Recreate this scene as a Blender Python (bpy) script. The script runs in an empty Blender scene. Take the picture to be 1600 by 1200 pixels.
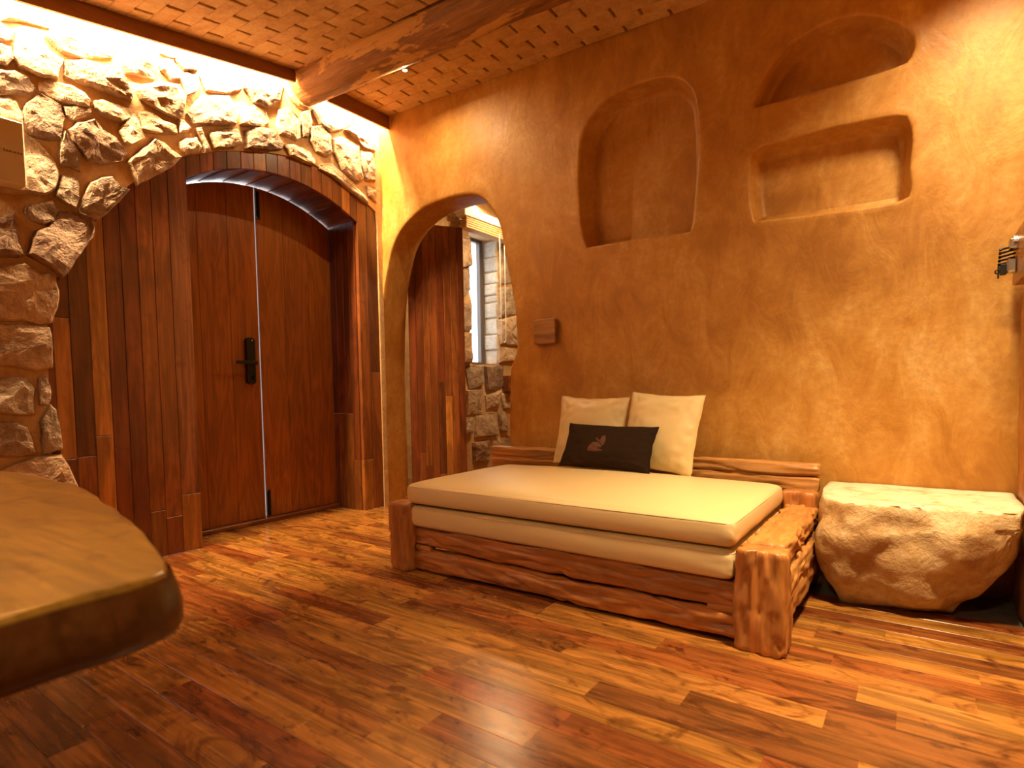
import bpy, bmesh, math, random
from mathutils import Vector, Matrix, noise
from mathutils.geometry import delaunay_2d_cdt

random.seed(11)
SC = bpy.context.scene
COL = SC.collection

# ------------------------------------------------------------------ camera
cam_data = bpy.data.cameras.new('camera')
cam = bpy.data.objects.new('camera', cam_data)
COL.objects.link(cam)
cam_data.sensor_fit = 'HORIZONTAL'
cam_data.sensor_width = 36.0
cam_data.lens = 20.224
cam_data.shift_x = 0.0025
cam_data.shift_y = 0.0359
cam_data.clip_start = 0.02
R_ = Vector((0.81550758, 0.57852359, -0.01605747))
D_ = Vector((0.01800793, -0.05309691, -0.99842698))
F_ = Vector((-0.57846616, 0.81393561, -0.05371895))
cm = Matrix.Identity(4)
for i in range(3):
    cm[i][0] = R_[i]; cm[i][1] = -D_[i]; cm[i][2] = -F_[i]
cm[0][3], cm[1][3], cm[2][3] = 0.0, 0.0, 1.0
cam.matrix_world = cm
cam_data.dof.use_dof = True
cam_data.dof.focus_distance = 3.3
cam_data.dof.aperture_fstop = 2.6
SC.camera = cam

# ------------------------------------------------------------------ world, lights, exposure
SC.view_settings.view_transform = 'Standard'
SC.view_settings.look = 'None'
SC.view_settings.exposure = -0.18
SC.view_settings.gamma = 1.0
SC.view_settings.use_curve_mapping = False
SC.cycles.max_bounces = 5
SC.cycles.diffuse_bounces = 3
SC.cycles.glossy_bounces = 2
SC.cycles.sample_clamp_indirect = 8.0
SC.cycles.caustics_reflective = False
SC.cycles.caustics_refractive = False

world = bpy.data.worlds.new('world')
SC.world = world
world.use_nodes = True
bg = world.node_tree.nodes['Background']
bg.inputs[0].default_value = (0.90, 0.95, 1.0, 1)     # even overcast daylight
bg.inputs[1].default_value = 4.2

WARM = (1.0, 0.68, 0.33)
WARM2 = (1.0, 0.71, 0.36)

def area(name, loc, target, sx, sy, watts, col=WARM, spread=180, roll=None):
    d = bpy.data.lights.new(name, 'AREA')
    d.shape = 'RECTANGLE'; d.size = sx; d.size_y = sy
    d.energy = watts; d.color = col; d.spread = math.radians(spread)
    o = bpy.data.objects.new(name, d); COL.objects.link(o)
    o.location = loc
    v = Vector(target) - Vector(loc)
    o.rotation_euler = v.to_track_quat('-Z', 'Y').to_euler()
    if roll is not None:
        o.rotation_mode = 'YXZ'; o.rotation_euler = roll
    return o

def disc(name, loc, target, size, watts, col=WARM2, spread=180):
    o = area(name, loc, target, size, size, watts, col, spread)
    o.data.shape = 'DISK'
    return o

# LED strips in the cove over the stone wall, behind the wooden fascia
area('cove_led', (-3.700, 0.60, 2.955), (0, 0, 0), 0.02, 3.9, 560, WARM, 180, (math.radians(9.3), math.radians(48), 0))
area('cove_led', (-3.700, 3.16, 3.275), (0, 0, 0), 0.02, 0.58, 84, WARM, 180, (0, math.radians(48), 0))
# right-hand ceiling lamp, then an added unseen fill lamp behind the camera
disc('unseen_lamp', (0.10, 1.95, 2.95), (0.0, 2.30, 0), 0.25, 45, WARM2, 82)
disc('unseen_lamp', (-0.4, -0.9, 2.55), (-0.9, 0.5, 0), 0.30, 17, WARM2, 120)
# wall washer by the right hand corner
area('corner_led', (0.27, 2.85, 3.0), (0.27, 3.35, 0.6), 0.16, 0.30, 26, (1.0, 0.75, 0.43), 110)
# the room beyond the arch
area('blind_led', (-4.07, 5.3, 3.12), (-4.1, 5.3, 0), 0.05, 1.3, 60, WARM)
disc('side_room_fill', (-3.0, 5.2, 3.1), (-3.4, 5.0, 0), 0.30, 40)  # general warm fill light, its source unseen

# ------------------------------------------------------------------ helpers
def setp(o, label=None, cat=None, group=None, kind=None):
    if label: o['label'] = label
    if cat: o['category'] = cat
    if group: o['group'] = group
    if kind: o['kind'] = kind
    return o

def empty(name, loc):
    o = bpy.data.objects.new(name, None)
    o.empty_display_size = 0.05
    COL.objects.link(o); o.location = loc
    return o

def origin_of(p):
    v = Vector((0, 0, 0))
    while p is not None:
        v += p.location; p = p.parent
    return v

def link_mesh(name, me, parent=None, mat=None, color=None, loc=None):
    o = bpy.data.objects.new(name, me)
    COL.objects.link(o)
    if parent is not None: o.parent = parent
    if loc is not None: o.location = loc
    if mat is not None and not me.materials: me.materials.append(mat)
    if color is not None: o.color = (color[0], color[1], color[2], 1)
    return o

def mesh(name, verts, faces, mat=None, parent=None, smooth=False, color=None, fix=True):
    """a mesh object from world coordinates; placed relative to its parent's origin, own origin at its centre"""
    off = origin_of(parent)
    vs = [Vector(v) for v in verts]
    lo = Vector((min(v.x for v in vs), min(v.y for v in vs), min(v.z for v in vs)))
    hi = Vector((max(v.x for v in vs), max(v.y for v in vs), max(v.z for v in vs)))
    c = Vector(((lo.x + hi.x) / 2, (lo.y + hi.y) / 2, lo.z))
    me = bpy.data.meshes.new(name)
    me.from_pydata([v - c for v in vs], [], faces)
    if fix:
        bm = bmesh.new(); bm.from_mesh(me)
        bmesh.ops.recalc_face_normals(bm, faces=bm.faces)
        bm.to_mesh(me); bm.free()
    if smooth:
        me.shade_smooth()
    me.update()
    return link_mesh(name, me, parent, mat, color, c - off)

def struct(name, verts, faces, mat, label, smooth=False, cat=None, fix=True):
    """a piece of the setting: origin stays at the world origin so its pieces use world coordinates"""
    me = bpy.data.meshes.new(name)
    me.from_pydata([Vector(v) for v in verts], [], faces)
    if fix:
        bm = bmesh.new(); bm.from_mesh(me)
        bmesh.ops.recalc_face_normals(bm, faces=bm.faces)
        bm.to_mesh(me); bm.free()
    if smooth: me.shade_smooth()
    o = link_mesh(name, me, None, mat)
    return setp(o, label, cat, None, 'structure')

def box_geo(x0, x1, y0, y1, z0, z1, c=0.0):
    """a box with chamfered edges"""
    if c <= 0:
        v = [(x, y, z) for x in (x0, x1) for y in (y0, y1) for z in (z0, z1)]
        f = [(0, 1, 3, 2), (4, 6, 7, 5), (0, 4, 5, 1), (2, 3, 7, 6), (0, 2, 6, 4), (1, 5, 7, 3)]
        return v, f
    bm = bmesh.new()
    bmesh.ops.create_cube(bm, size=1)
    for v in bm.verts:
        v.co = Vector(((x0 + x1) / 2 + v.co.x * (x1 - x0), (y0 + y1) / 2 + v.co.y * (y1 - y0), (z0 + z1) / 2 + v.co.z * (z1 - z0)))
    bmesh.ops.bevel(bm, geom=list(bm.edges), offset=c, segments=1, affect='EDGES')
    vs = [tuple(v.co) for v in bm.verts]
    for i, v in enumerate(bm.verts): v.index = i
    fs = [tuple(v.index for v in f.verts) for f in bm.faces]
    bm.free()
    return vs, fs

def merge_geo(*gs):
    V, F = [], []
    for v, f in gs:
        n = len(V); V += list(v); F += [tuple(i + n for i in q) for q in f]
    return V, F

def xform(g, m):
    return [tuple(m @ Vector(v)) for v in g[0]], g[1]

def prism(poly, axis, a0, a1, c=0.003):
    """polygon (2-D) extruded along an axis from a0 (back) to a1 (front), the front edge chamfered by c.
    axis 'x': poly is (y, z); 'y': poly is (x, z); 'z': poly is (x, y)"""
    cx = sum(p[0] for p in poly) / len(poly); cy = sum(p[1] for p in poly) / len(poly)
    def P(u, v, a):
        return {'x': (a, u, v), 'y': (u, a, v), 'z': (u, v, a)}[axis]
    sgn = 1 if a1 > a0 else -1
    n = len(poly)
    area2 = sum(poly[i][0] * poly[(i + 1) % n][1] - poly[(i + 1) % n][0] * poly[i][1] for i in range(n))
    s = 1 if area2 > 0 else -1
    ins = []
    for i in range(n):
        p0, p1, p2 = poly[i - 1], poly[i], poly[(i + 1) % n]
        e1 = Vector((p1[0] - p0[0], p1[1] - p0[1])); e2 = Vector((p2[0] - p1[0], p2[1] - p1[1]))
        n1 = Vector((-e1.y, e1.x)).normalized() * s; n2 = Vector((-e2.y, e2.x)).normalized() * s
        b = n1 + n2
        k = c / max(0.35, b.length_squared / 2)
        ins.append((p1[0] + b.x * k, p1[1] + b.y * k))
    V = [P(u, v, a0) for u, v in poly] + [P(u, v, a1 - sgn * c) for u, v in poly] + [P(u, v, a1) for u, v in ins]
    F = []
    for k in (0, 1):
        for i in range(n):
            j = (i + 1) % n
            F.append((k * n + i, k * n + j, (k + 1) * n + j, (k + 1) * n + i))
    F.append(tuple(range(n))); F.append(tuple(2 * n + i for i in range(n)))
    return V, F

def loft(sec, L, o, u, v, w, nseg=24, amp=0.006, fl=3.0, fa=14.0, seed=0, bevel=0.012, bend=0.0, taper=0.0, lump=0.0):
    """a carved timber: the closed section sec (2-D) swept L along w, its skin displaced by stretched noise"""
    o, u, v, w = Vector(o), Vector(u), Vector(v), Vector(w)
    V, F = [], []
    n = len(sec)
    ts = [0.0, bevel / L * 0.35, bevel / L] + [bevel / L + (1 - 2 * bevel / L) * i / nseg for i in range(1, nseg)] + [1 - bevel / L, 1 - bevel / L * 0.35, 1.0]
    rad = sum(math.hypot(*p) for p in sec) / n
    for k, t in enumerate(ts):
        sc = 1.0 - taper * t
        e = min(t, 1 - t) * L
        if e < bevel: sc *= 1 - (bevel / rad) * 0.55 * (1 - e / bevel) ** 1.5
        bx = bend * math.sin(math.pi * t)
        nz = noise.noise((t * L * 1.3 + seed, seed * 1.7, 3.1)) * lump
        for (a, b) in sec:
            d = Vector((a, b)).normalized()
            q = Vector((t * L * fl + seed * 7.3, a * fa, b * fa + seed))
            gr = noise.noise(q * 0.8 + Vector((2, 7, 4)))
            dd = amp * (0.8 * noise.noise(q) + 0.40 * noise.noise(q * 2.1 + Vector((5, 1, 2))) - 1.1 * abs(noise.noise(q * 1.3 + Vector((9, 9, 1)))) - 0.75 * math.exp(-(gr / 0.07) ** 2) + 0.3)
            p = o + w * (t * L) + u * (a * sc + d.x * dd + nz * 0.3) + v * (b * sc + d.y * dd + bx + nz)
            V.append(p)
    m = len(ts)
    for k in range(m - 1):
        for i in range(n):
            j = (i + 1) % n
            F.append((k * n + i, k * n + j, (k + 1) * n + j, (k + 1) * n + i))
    c0 = len(V); V.append(sum((V[i] for i in range(n)), Vector()) / n)
    c1 = len(V); V.append(sum((V[(m - 1) * n + i] for i in range(n)), Vector()) / n)
    for i in range(n):
        j = (i + 1) % n
        F.append((c0, j, i)); F.append((c1, (m - 1) * n + i, (m - 1) * n + j))
    return V, F

def rrect(a, b, r, k=4, n_side=4):
    """rounded rectangle section of size a x b"""
    pts = []
    for cx, cy, a0 in ((a / 2 - r, b / 2 - r, 0), (-a / 2 + r, b / 2 - r, 90), (-a / 2 + r, -b / 2 + r, 180), (a / 2 - r, -b / 2 + r, 270)):
        for i in range(k + 1):
            t = math.radians(a0 + 90 * i / k)
            pts.append((cx + r * math.cos(t), cy + r * math.sin(t)))
    out = []
    n = len(pts)
    for i in range(n):
        p, q = pts[i], pts[(i + 1) % n]
        out.append(p)
        d = math.hypot(q[0] - p[0], q[1] - p[1])
        if d > 0.03:
            m = max(1, int(d / 0.02))
            for s in range(1, m):
                out.append((p[0] + (q[0] - p[0]) * s / m, p[1] + (q[1] - p[1]) * s / m))
    return out

def circle(r, n=24):
    return [(r * math.cos(2 * math.pi * i / n), r * math.sin(2 * math.pi * i / n)) for i in range(n)]

def tube(path, r, n=6, closed=False):
    V, F = [], []
    P = [Vector(p) for p in path]; m = len(P)
    up = Vector((0.13, 0.21, 0.97))
    for k in range(m):
        a = P[k - 1] if (k > 0 or closed) else P[k]
        b = P[(k + 1) % m] if (k < m - 1 or closed) else P[k]
        t = (b - a).normalized()
        s = t.cross(up)
        if s.length < 1e-3: s = t.cross(Vector((1, 0, 0)))
        s.normalize(); q = s.cross(t)
        for i in range(n):
            an = 2 * math.pi * i / n
            V.append(P[k] + s * (r * math.cos(an)) + q * (r * math.sin(an)))
    for k in range(m if closed else m - 1):
        k2 = (k + 1) % m
        for i in range(n):
            j = (i + 1) % n
            F.append((k * n + i, k * n + j, k2 * n + j, k2 * n + i))
    if not closed:
        F.append(tuple(range(n))); F.append(tuple((m - 1) * n + i for i in range(n)))
    return V, F

def lathe(prof, c, axis='z', n=16):
    """profile [(r, h)] turned about an axis through c"""
    V, F = [], []
    for r, h in prof:
        for i in range(n):
            t = 2 * math.pi * i / n
            a, b = r * math.cos(t), r * math.sin(t)
            p = {'z': (a, b, h), 'x': (h, a, b), 'y': (a, h, b)}[axis]
            V.append((c[0] + p[0], c[1] + p[1], c[2] + p[2]))
    m = len(prof)
    for k in range(m - 1):
        for i in range(n):
            j = (i + 1) % n
            F.append((k * n + i, k * n + j, (k + 1) * n + j, (k + 1) * n + i))
    F.append(tuple(range(n))); F.append(tuple((m - 1) * n + i for i in range(n)))
    return V, F

def inpoly(x, y, poly):
    c = False; n = len(poly); j = n - 1
    for i in range(n):
        xi, yi = poly[i]; xj, yj = poly[j]
        if (yi > y) != (yj > y) and x < (xj - xi) * (y - yi) / (yj - yi) + xi: c = not c
        j = i
    return c

def catmull(pts, closed=True, step=0.025):
    n = len(pts); out = []
    rng = range(n if closed else n - 1)
    for i in rng:
        if closed:
            p0, p1, p2, p3 = (Vector(pts[(i + k) % n]) for k in (-1, 0, 1, 2))
        else:
            p0 = Vector(pts[max(0, i - 1)]); p1 = Vector(pts[i]); p2 = Vector(pts[i + 1]); p3 = Vector(pts[min(n - 1, i + 2)])
        m = max(2, int((p2 - p1).length / step))
        for s in range(m):
            t = s / m
            q = 0.5 * ((2 * p1) + (p2 - p0) * t + (2 * p0 - 5 * p1 + 4 * p2 - p3) * t * t + (3 * p1 - p0 - 3 * p2 + p3) * t ** 3)
            out.append((q.x, q.y))
    if not closed: out.append(tuple(pts[-1]))
    return out

def offset_poly(poly, d, closed=True):
    n = len(poly); out = []
    ar = sum(poly[i][0] * poly[(i + 1) % n][1] - poly[(i + 1) % n][0] * poly[i][1] for i in range(n))
    s = -1 if ar > 0 else 1
    for i in range(n):
        a = poly[i - 1] if (closed or i > 0) else poly[i]
        b = poly[(i + 1) % n] if (closed or i < n - 1) else poly[i]
        t = Vector((b[0] - a[0], b[1] - a[1])).normalized()
        out.append((poly[i][0] - t.y * d * s, poly[i][1] + t.x * d * s))
    return out

# ------------------------------------------------------------------ materials
class NT:
    def __init__(self, name):
        self.m = bpy.data.materials.new(name); self.m.use_nodes = True
        self.t = self.m.node_tree; self.t.nodes.clear()
        self.out = self.n('ShaderNodeOutputMaterial')
        self.b = self.n('ShaderNodeBsdfPrincipled')
        self.l(self.b.outputs[0], self.out.inputs[0])
    def n(self, typ, **kw):
        x = self.t.nodes.new(typ)
        for k, v in kw.items(): setattr(x, k, v)
        return x
    def l(self, a, b): self.t.links.new(a, b)
    def put(self, sock, val):
        if hasattr(val, 'is_linked') or hasattr(val, 'links'): self.l(val, sock)
        else: sock.default_value = val
    def math(self, op, a, b=0.0, c=None, clamp=False):
        x = self.n('ShaderNodeMath', operation=op, use_clamp=clamp)
        self.put(x.inputs[0], a); self.put(x.inputs[1], b)
        if c is not None: self.put(x.inputs[2], c)
        return x.outputs[0]
    def vec(self, op, a, b):
        x = self.n('ShaderNodeVectorMath', operation=op)
        self.put(x.inputs[0], a); self.put(x.inputs[1], b)
        return x.outputs[0]
    def noise(self, v, scale, detail=4.0, rough=0.55, dist=0.0, col=False):
        x = self.n('ShaderNodeTexNoise')
        self.l(v, x.inputs['Vector']); x.inputs['Scale'].default_value = scale
        x.inputs['Detail'].default_value = detail; x.inputs['Roughness'].default_value = rough
        x.inputs['Distortion'].default_value = dist
        return x.outputs['Color' if col else 'Fac']
    def ramp(self, f, stops):
        x = self.n('ShaderNodeValToRGB')
        cr = x.color_ramp
        while len(cr.elements) < len(stops): cr.elements.new(0.5)
        for e, (p, c) in zip(cr.elements, stops):
            e.position = p
            e.color = (c, c, c, 1) if not hasattr(c, '__len__') else (c[0], c[1], c[2], 1)
        self.l(f, x.inputs[0])
        return x.outputs[0]
    def mix(self, f, a, b, blend='MIX'):
        x = self.n('ShaderNodeMix', data_type='RGBA', blend_type=blend)
        self.put(x.inputs[0], f)
        for s, v in ((x.inputs[6], a), (x.inputs[7], b)):
            if hasattr(v, '__len__') and not hasattr(v, 'links'): s.default_value = (v[0], v[1], v[2], 1)
            else: self.put(s, v)
        return x.outputs[2]
    def bump(self, h, strength=0.3, dist=0.01):
        x = self.n('ShaderNodeBump')
        x.inputs['Strength'].default_value = strength; x.inputs['Distance'].default_value = dist
        self.l(h, x.inputs['Height']); self.l(x.outputs[0], self.b.inputs['Normal'])
    def set(self, **kw):
        for k, v in kw.items():
            s = self.b.inputs[k.replace('_', ' ')]
            if hasattr(v, '__len__') and not hasattr(v, 'links') and len(v) == 3: v = (v[0], v[1], v[2], 1)
            self.put(s, v)
        return self.m

def pos_vec(N, scale, rnd=40.0):
    """world position, stretched, shifted by a random amount for every object so grain never runs across pieces"""
    g = N.n('ShaderNodeNewGeometry'); oi = N.n('ShaderNodeObjectInfo')
    r = N.math('MULTIPLY', oi.outputs['Random'], rnd)
    cmb = N.n('ShaderNodeCombineXYZ')
    for i in range(3): N.l(r, cmb.inputs[i])
    v = N.vec('ADD', g.outputs['Position'], cmb.outputs[0])
    return N.vec('MULTIPLY', v, scale), oi

def wood(name, axis='x', rough=0.34, coat=0.25, knots=0.0, rings=16.0, lo=0.25, hi=1.25, bump=0.15, fine=1.0):
    """grained wood tinted by the object's own colour"""
    N = NT(name)
    st = {'x': (0.9, 7, 7), 'y': (7, 0.9, 7), 'z': (7, 7, 0.9)}[axis]
    sf = {'x': (2.5, 70, 70), 'y': (70, 2.5, 70), 'z': (70, 70, 2.5)}[axis]
    v, oi = pos_vec(N, st)
    v2, _ = pos_vec(N, sf)
    n1 = N.noise(v, 1.0, 3.0, 0.55, 1.1)
    ring = N.math('SINE', N.math('MULTIPLY', n1, rings * 2))
    ring = N.math('MULTIPLY_ADD', ring, 0.5, 0.5)
    n2 = N.noise(v2, fine, 2.0, 0.6)
    n3 = N.noise(v, 0.45, 2.0, 0.5, 2.0)
    f = N.math('ADD', N.math('MULTIPLY', ring, 0.20), N.math('MULTIPLY', n2, 0.48))
    f = N.math('ADD', f, N.math('MULTIPLY', n3, 0.40))
    col = N.ramp(f, [(0.28, lo), (0.50, (lo + hi) * 0.46), (0.72, hi)])
    if knots > 0:
        vk = N.vec('MULTIPLY', v, {'x': (3.6, 0.85, 0.85), 'y': (0.85, 3.6, 0.85), 'z': (0.85, 0.85, 3.6)}[axis])
        k = N.noise(vk, 1.0, 3.0, 0.65, 2.5)
        kk = N.ramp(k, [(0.52, 0.0), (0.68, 1.0)])
        col = N.mix(N.math('MULTIPLY', kk, knots), col, (0.34, 0.24, 0.20))
    tint = N.mix(1.0, oi.outputs['Color'], col, 'MULTIPLY')
    rv = N.math('MULTIPLY_ADD', n2, 0.22, rough - 0.11)
    if bump > 0.15: N.bump(f, bump, 0.004)
    return N.set(Base_Color=tint, Roughness=rv, Coat_Weight=coat, Coat_Roughness=0.22)

M = {}
M['floor_wood'] = wood('floor_wood', 'x', 0.26, 0.35, 1.0, 13.0, 0.30, 1.35, 0.08)
M['wood_z'] = wood('wood_z', 'z', 0.36, 0.25, 0.35, 12.0, 0.40, 1.25, 0.12)
M['wood_x'] = wood('wood_x', 'x', 0.38, 0.20, 0.35, 12.0, 0.40, 1.25, 0.12)
M['wood_y'] = wood('wood_y', 'y', 0.38, 0.20, 0.35, 12.0, 0.40, 1.25, 0.12)
M['veneer'] = wood('veneer', 'z', 0.33, 0.25, 0.0, 18.0, 0.55, 1.10, 0.04)
M['carved_x'] = wood('carved_x', 'x', 0.46, 0.12, 0.3, 9.0, 0.55, 1.2, 0.18)
M['carved_y'] = wood('carved_y', 'y', 0.46, 0.12, 0.3, 9.0, 0.55, 1.2, 0.18)
M['carved_z'] = wood('carved_z', 'z', 0.46, 0.12, 0.3, 9.0, 0.55, 1.2, 0.18)
M['slab_wood'] = wood('slab_wood', 'x', 0.34, 0.2, 0.5, 9.0, 0.55, 1.18, 0.06)

def plaster_mat():
    N = NT('ochre_plaster')
    g = N.n('ShaderNodeNewGeometry'); p = g.outputs['Position']
    a = N.noise(p, 1.1, 4.0, 0.62, 0.6)
    b = N.noise(N.vec('MULTIPLY', p, (2.2, 2.2, 1.0)), 2.6, 4.5, 0.70, 0.8)
    c = N.noise(p, 34.0, 3.0, 0.6)
    f = N.math('ADD', N.math('MULTIPLY', a, 0.55), N.math('MULTIPLY', b, 0.45))
    col = N.ramp(f, [(0.39, (0.35, 0.148, 0.020)), (0.48, (0.49, 0.237, 0.040)), (0.57, (0.59, 0.325, 0.080)), (0.66, (0.68, 0.445, 0.17))])
    col = N.mix(N.ramp(c, [(0.35, 0.0), (0.75, 0.55)]), col, (0.38, 0.160, 0.030))
    h = N.math('ADD', N.math('MULTIPLY', b, 0.8), N.math('MULTIPLY', c, 0.16))
    N.bump(h, 0.34, 0.02)
    r = N.math('MULTIPLY_ADD', b, 0.35, 0.34)
    return N.set(Base_Color=col, Roughness=r)
M['plaster'] = plaster_mat()

def stone_mat(name, c0, c1, c2, bump=0.9, sc=1.0):
    N = NT(name)
    v, oi = pos_vec(N, (1, 1, 1), 17.0)
    a = N.noise(v, 5.0 * sc, 3.0, 0.65, 0.5)
    b = N.noise(v, 26.0 * sc, 4.0, 0.72, 0.3)
    mus = N.n('ShaderNodeTexNoise'); mus.noise_type = 'RIDGED_MULTIFRACTAL'
    N.l(N.vec('MULTIPLY', v, (1.0, 1.0, 1.9)), mus.inputs['Vector']); mus.inputs['Scale'].default_value = 9.0 * sc; mus.inputs['Detail'].default_value = 3.0
    f = N.math('ADD', N.math('MULTIPLY', a, 0.6), N.math('MULTIPLY', b, 0.4))
    col = N.ramp(f, [(0.34, c0), (0.50, c1), (0.66, c2)])
    col = N.mix(1.0, col, oi.outputs['Color'], 'MULTIPLY')
    h = N.math('ADD', N.math('MULTIPLY', b, 0.7), N.math('MULTIPLY', mus.outputs['Fac'], 0.22))
    h = N.math('ADD', h, N.math('MULTIPLY', a, 0.8))
    N.bump(h, bump, 0.03)
    return N.set(Base_Color=col, Roughness=0.82)
M['stone'] = stone_mat('wall_stone', (0.25, 0.165, 0.11), (0.47, 0.345, 0.24), (0.63, 0.51, 0.38), 1.0)
M['mortar'] = stone_mat('mortar', (0.46, 0.27, 0.12), (0.58, 0.36, 0.17), (0.66, 0.44, 0.23), 0.30, 1.6)
M['brick'] = stone_mat('ceiling_brick', (0.45, 0.250, 0.10), (0.58, 0.355, 0.16), (0.66, 0.45, 0.23), 0.45, 1.4)
M['concrete'] = stone_mat('concrete', (0.10, 0.085, 0.07), (0.16, 0.14, 0.12), (0.22, 0.19, 0.16), 0.3, 1.5)

def boulder_mat():
    N = NT('boulder_rock')
    g = N.n('ShaderNodeNewGeometry'); p = g.outputs['Position']
    a = N.noise(p, 3.2, 6.0, 0.62, 0.4)
    b = N.noise(p, 30.0, 5.0, 0.70, 0.2)
    w = N.noise(p, 9.0, 6.0, 0.7, 1.2)
    f = N.math('ADD', N.math('MULTIPLY', a, 0.75), N.math('MULTIPLY', b, 0.25))
    col = N.ramp(f, [(0.36, (0.36, 0.195, 0.075)), (0.48, (0.51, 0.33, 0.15)), (0.58, (0.66, 0.51, 0.30))])
    sx = N.n('ShaderNodeSeparateXYZ'); N.l(g.outputs['Normal'], sx.inputs[0])
    sp = N.n('ShaderNodeSeparateXYZ'); N.l(p, sp.inputs[0])
    # plastered cream seat on the flat top
    t = N.math('MULTIPLY', N.math('GREATER_THAN', sx.outputs[2], 0.6), N.math('GREATER_THAN', sp.outputs[2], 0.462))
    col = N.mix(t, col, N.ramp(w, [(0.35, (0.52, 0.33, 0.18)), (0.5, (0.68, 0.53, 0.35)), (0.7, (0.72, 0.60, 0.44))]))
    h = N.math('ADD', N.math('MULTIPLY', b, 0.5), N.math('MULTIPLY', w, 0.7))
    inv = N.math('SUBTRACT', 1.0, N.math('MULTIPLY', t, 0.85))
    N.bump(N.math('MULTIPLY', h, inv), 0.7, 0.022)
    return N.set(Base_Color=col, Roughness=0.75)
M['boulder'] = boulder_mat()

def plain(name, col, rough=0.5, metal=0.0, bump=0.0, bs=60.0, coat=0.0, var=0.0, spec=0.5):
    N = NT(name)
    v, oi = pos_vec(N, (1, 1, 1), 9.0)
    n = N.noise(v, bs, 4.0, 0.6)
    c = N.mix(N.math('MULTIPLY', n, var), col, tuple(x * 0.55 for x in col))
    if bump > 0: N.bump(n, bump, 0.004)
    return N.set(Base_Color=c, Roughness=rough, Metallic=metal, Coat_Weight=coat, Specular_IOR_Level=spec)
M['leather'] = plain('cream_leather', (0.73, 0.56, 0.29), 0.42, 0, 0.05, 160, 0.0, 0.12)
M['leather_pipe'] = plain('cream_piping', (0.62, 0.46, 0.26), 0.5)
M['black_leather'] = plain('dark_cloth', (0.022, 0.012, 0.007), 0.9, 0, 0.25, 260, 0.0, 0.3, 0.08)
M['emblem'] = plain('emblem_print', (0.085, 0.027, 0.008), 0.7, 0, 0.0, 60, 0, 0.3)
M['black_metal'] = plain('black_metal', (0.012, 0.011, 0.010), 0.42, 0.3, 0.0, 60)
M['steel'] = plain('steel', (0.55, 0.52, 0.48), 0.28, 1.0)
M['white_plastic'] = plain('cream_plastic', (0.72, 0.62, 0.48), 0.45, 0, 0.0, 30, 0, 0.08)
M['grey_print'] = plain('grey_print', (0.25, 0.22, 0.18), 0.6)
M['frame_metal'] = plain('window_frame_metal', (0.16, 0.13, 0.12), 0.4, 0.4)
M['white_cord'] = plain('white_cord', (0.8, 0.76, 0.7), 0.5)
M['bamboo'] = plain('blind_fabric', (0.55, 0.32, 0.14), 0.7, 0, 0.2, 120, 0, 0.3)
M['daylit_stone'] = stone_mat('daylit_stone', (0.45, 0.40, 0.34), (0.62, 0.57, 0.50), (0.74, 0.70, 0.64), 0.8, 1.0)  # paler copy of the wall stone, window daylight painted into its colour

def fascia_mat():
    N = NT('fascia_board')
    v, oi = pos_vec(N, (3, 0.6, 3), 5.0)
    n = N.noise(v, 6.0, 5.0, 0.6)
    return N.set(Base_Color=N.ramp(n, [(0.3, (0.20, 0.075, 0.022)), (0.7, (0.29, 0.115, 0.034))]), Roughness=0.5)
M['fascia'] = fascia_mat()

def beam_mat():
    N = NT('weathered_log')
    g = N.n('ShaderNodeNewGeometry'); p = g.outputs['Position']
    s = N.vec('MULTIPLY', p, (1.5, 14, 14))
    a = N.noise(s, 1.6, 5.0, 0.7, 0.4)
    b = N.noise(N.vec('MULTIPLY', p, (0.9, 3.0, 3.0)), 1.5, 5.0, 0.70, 0.6)
    col = N.ramp(a, [(0.34, (0.13, 0.052, 0.016)), (0.52, (0.27, 0.115, 0.036)), (0.68, (0.40, 0.20, 0.075))])
    col = N.mix(N.ramp(b, [(0.545, 0.0), (0.575, 1.0)]), col, (0.62, 0.35, 0.12))
    N.bump(N.math('ADD', a, N.math('MULTIPLY', b, 0.6)), 0.5, 0.02)
    return N.set(Base_Color=col, Roughness=0.7)
M['beam'] = beam_mat()

def glass_mat():
    N = NT('window_glass')
    tr = N.n('ShaderNodeBsdfTransparent'); gl = N.n('ShaderNodeBsdfGlossy'); mx = N.n('ShaderNodeMixShader')
    tr.inputs[0].default_value = (0.96, 0.98, 0.98, 1); gl.inputs[1].default_value = 0.03
    mx.inputs[0].default_value = 0.05
    N.l(tr.outputs[0], mx.inputs[1]); N.l(gl.outputs[0], mx.inputs[2])
    N.l(mx.outputs[0], N.out.inputs[0])
    return N.m
M['glass'] = glass_mat()

def lamp_mat():
    N = NT('lamp_face')
    N.set(Base_Color=(1, 0.9, 0.7)); N.b.inputs['Emission Color'].default_value = (1, 0.78, 0.45, 1); N.b.inputs['Emission Strength'].default_value = 25
    return N.m
M['lamp'] = lamp_mat()

AMBER = (0.37, 0.155, 0.031); BROWN = (0.23, 0.080, 0.018); DARK = (0.125, 0.040, 0.011); RED = (0.23, 0.066, 0.016); TAN = (0.40, 0.185, 0.052)
def jit(c, k=0.18):
    s = 1 + random.uniform(-k, k)
    return (c[0] * s, c[1] * s * (1 + random.uniform(-0.06, 0.06)), c[2] * s)

# ------------------------------------------------------------------ the shell of the room
W = 3.48          # front face of the plaster wall (y)
XD = -3.79        # mortar face of the stone door wall (x)

def cz(x, y):
    return 3.305 - 0.037 * (x + 3.66) - 0.16 * max(0.0, 2.62 - y)

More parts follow.
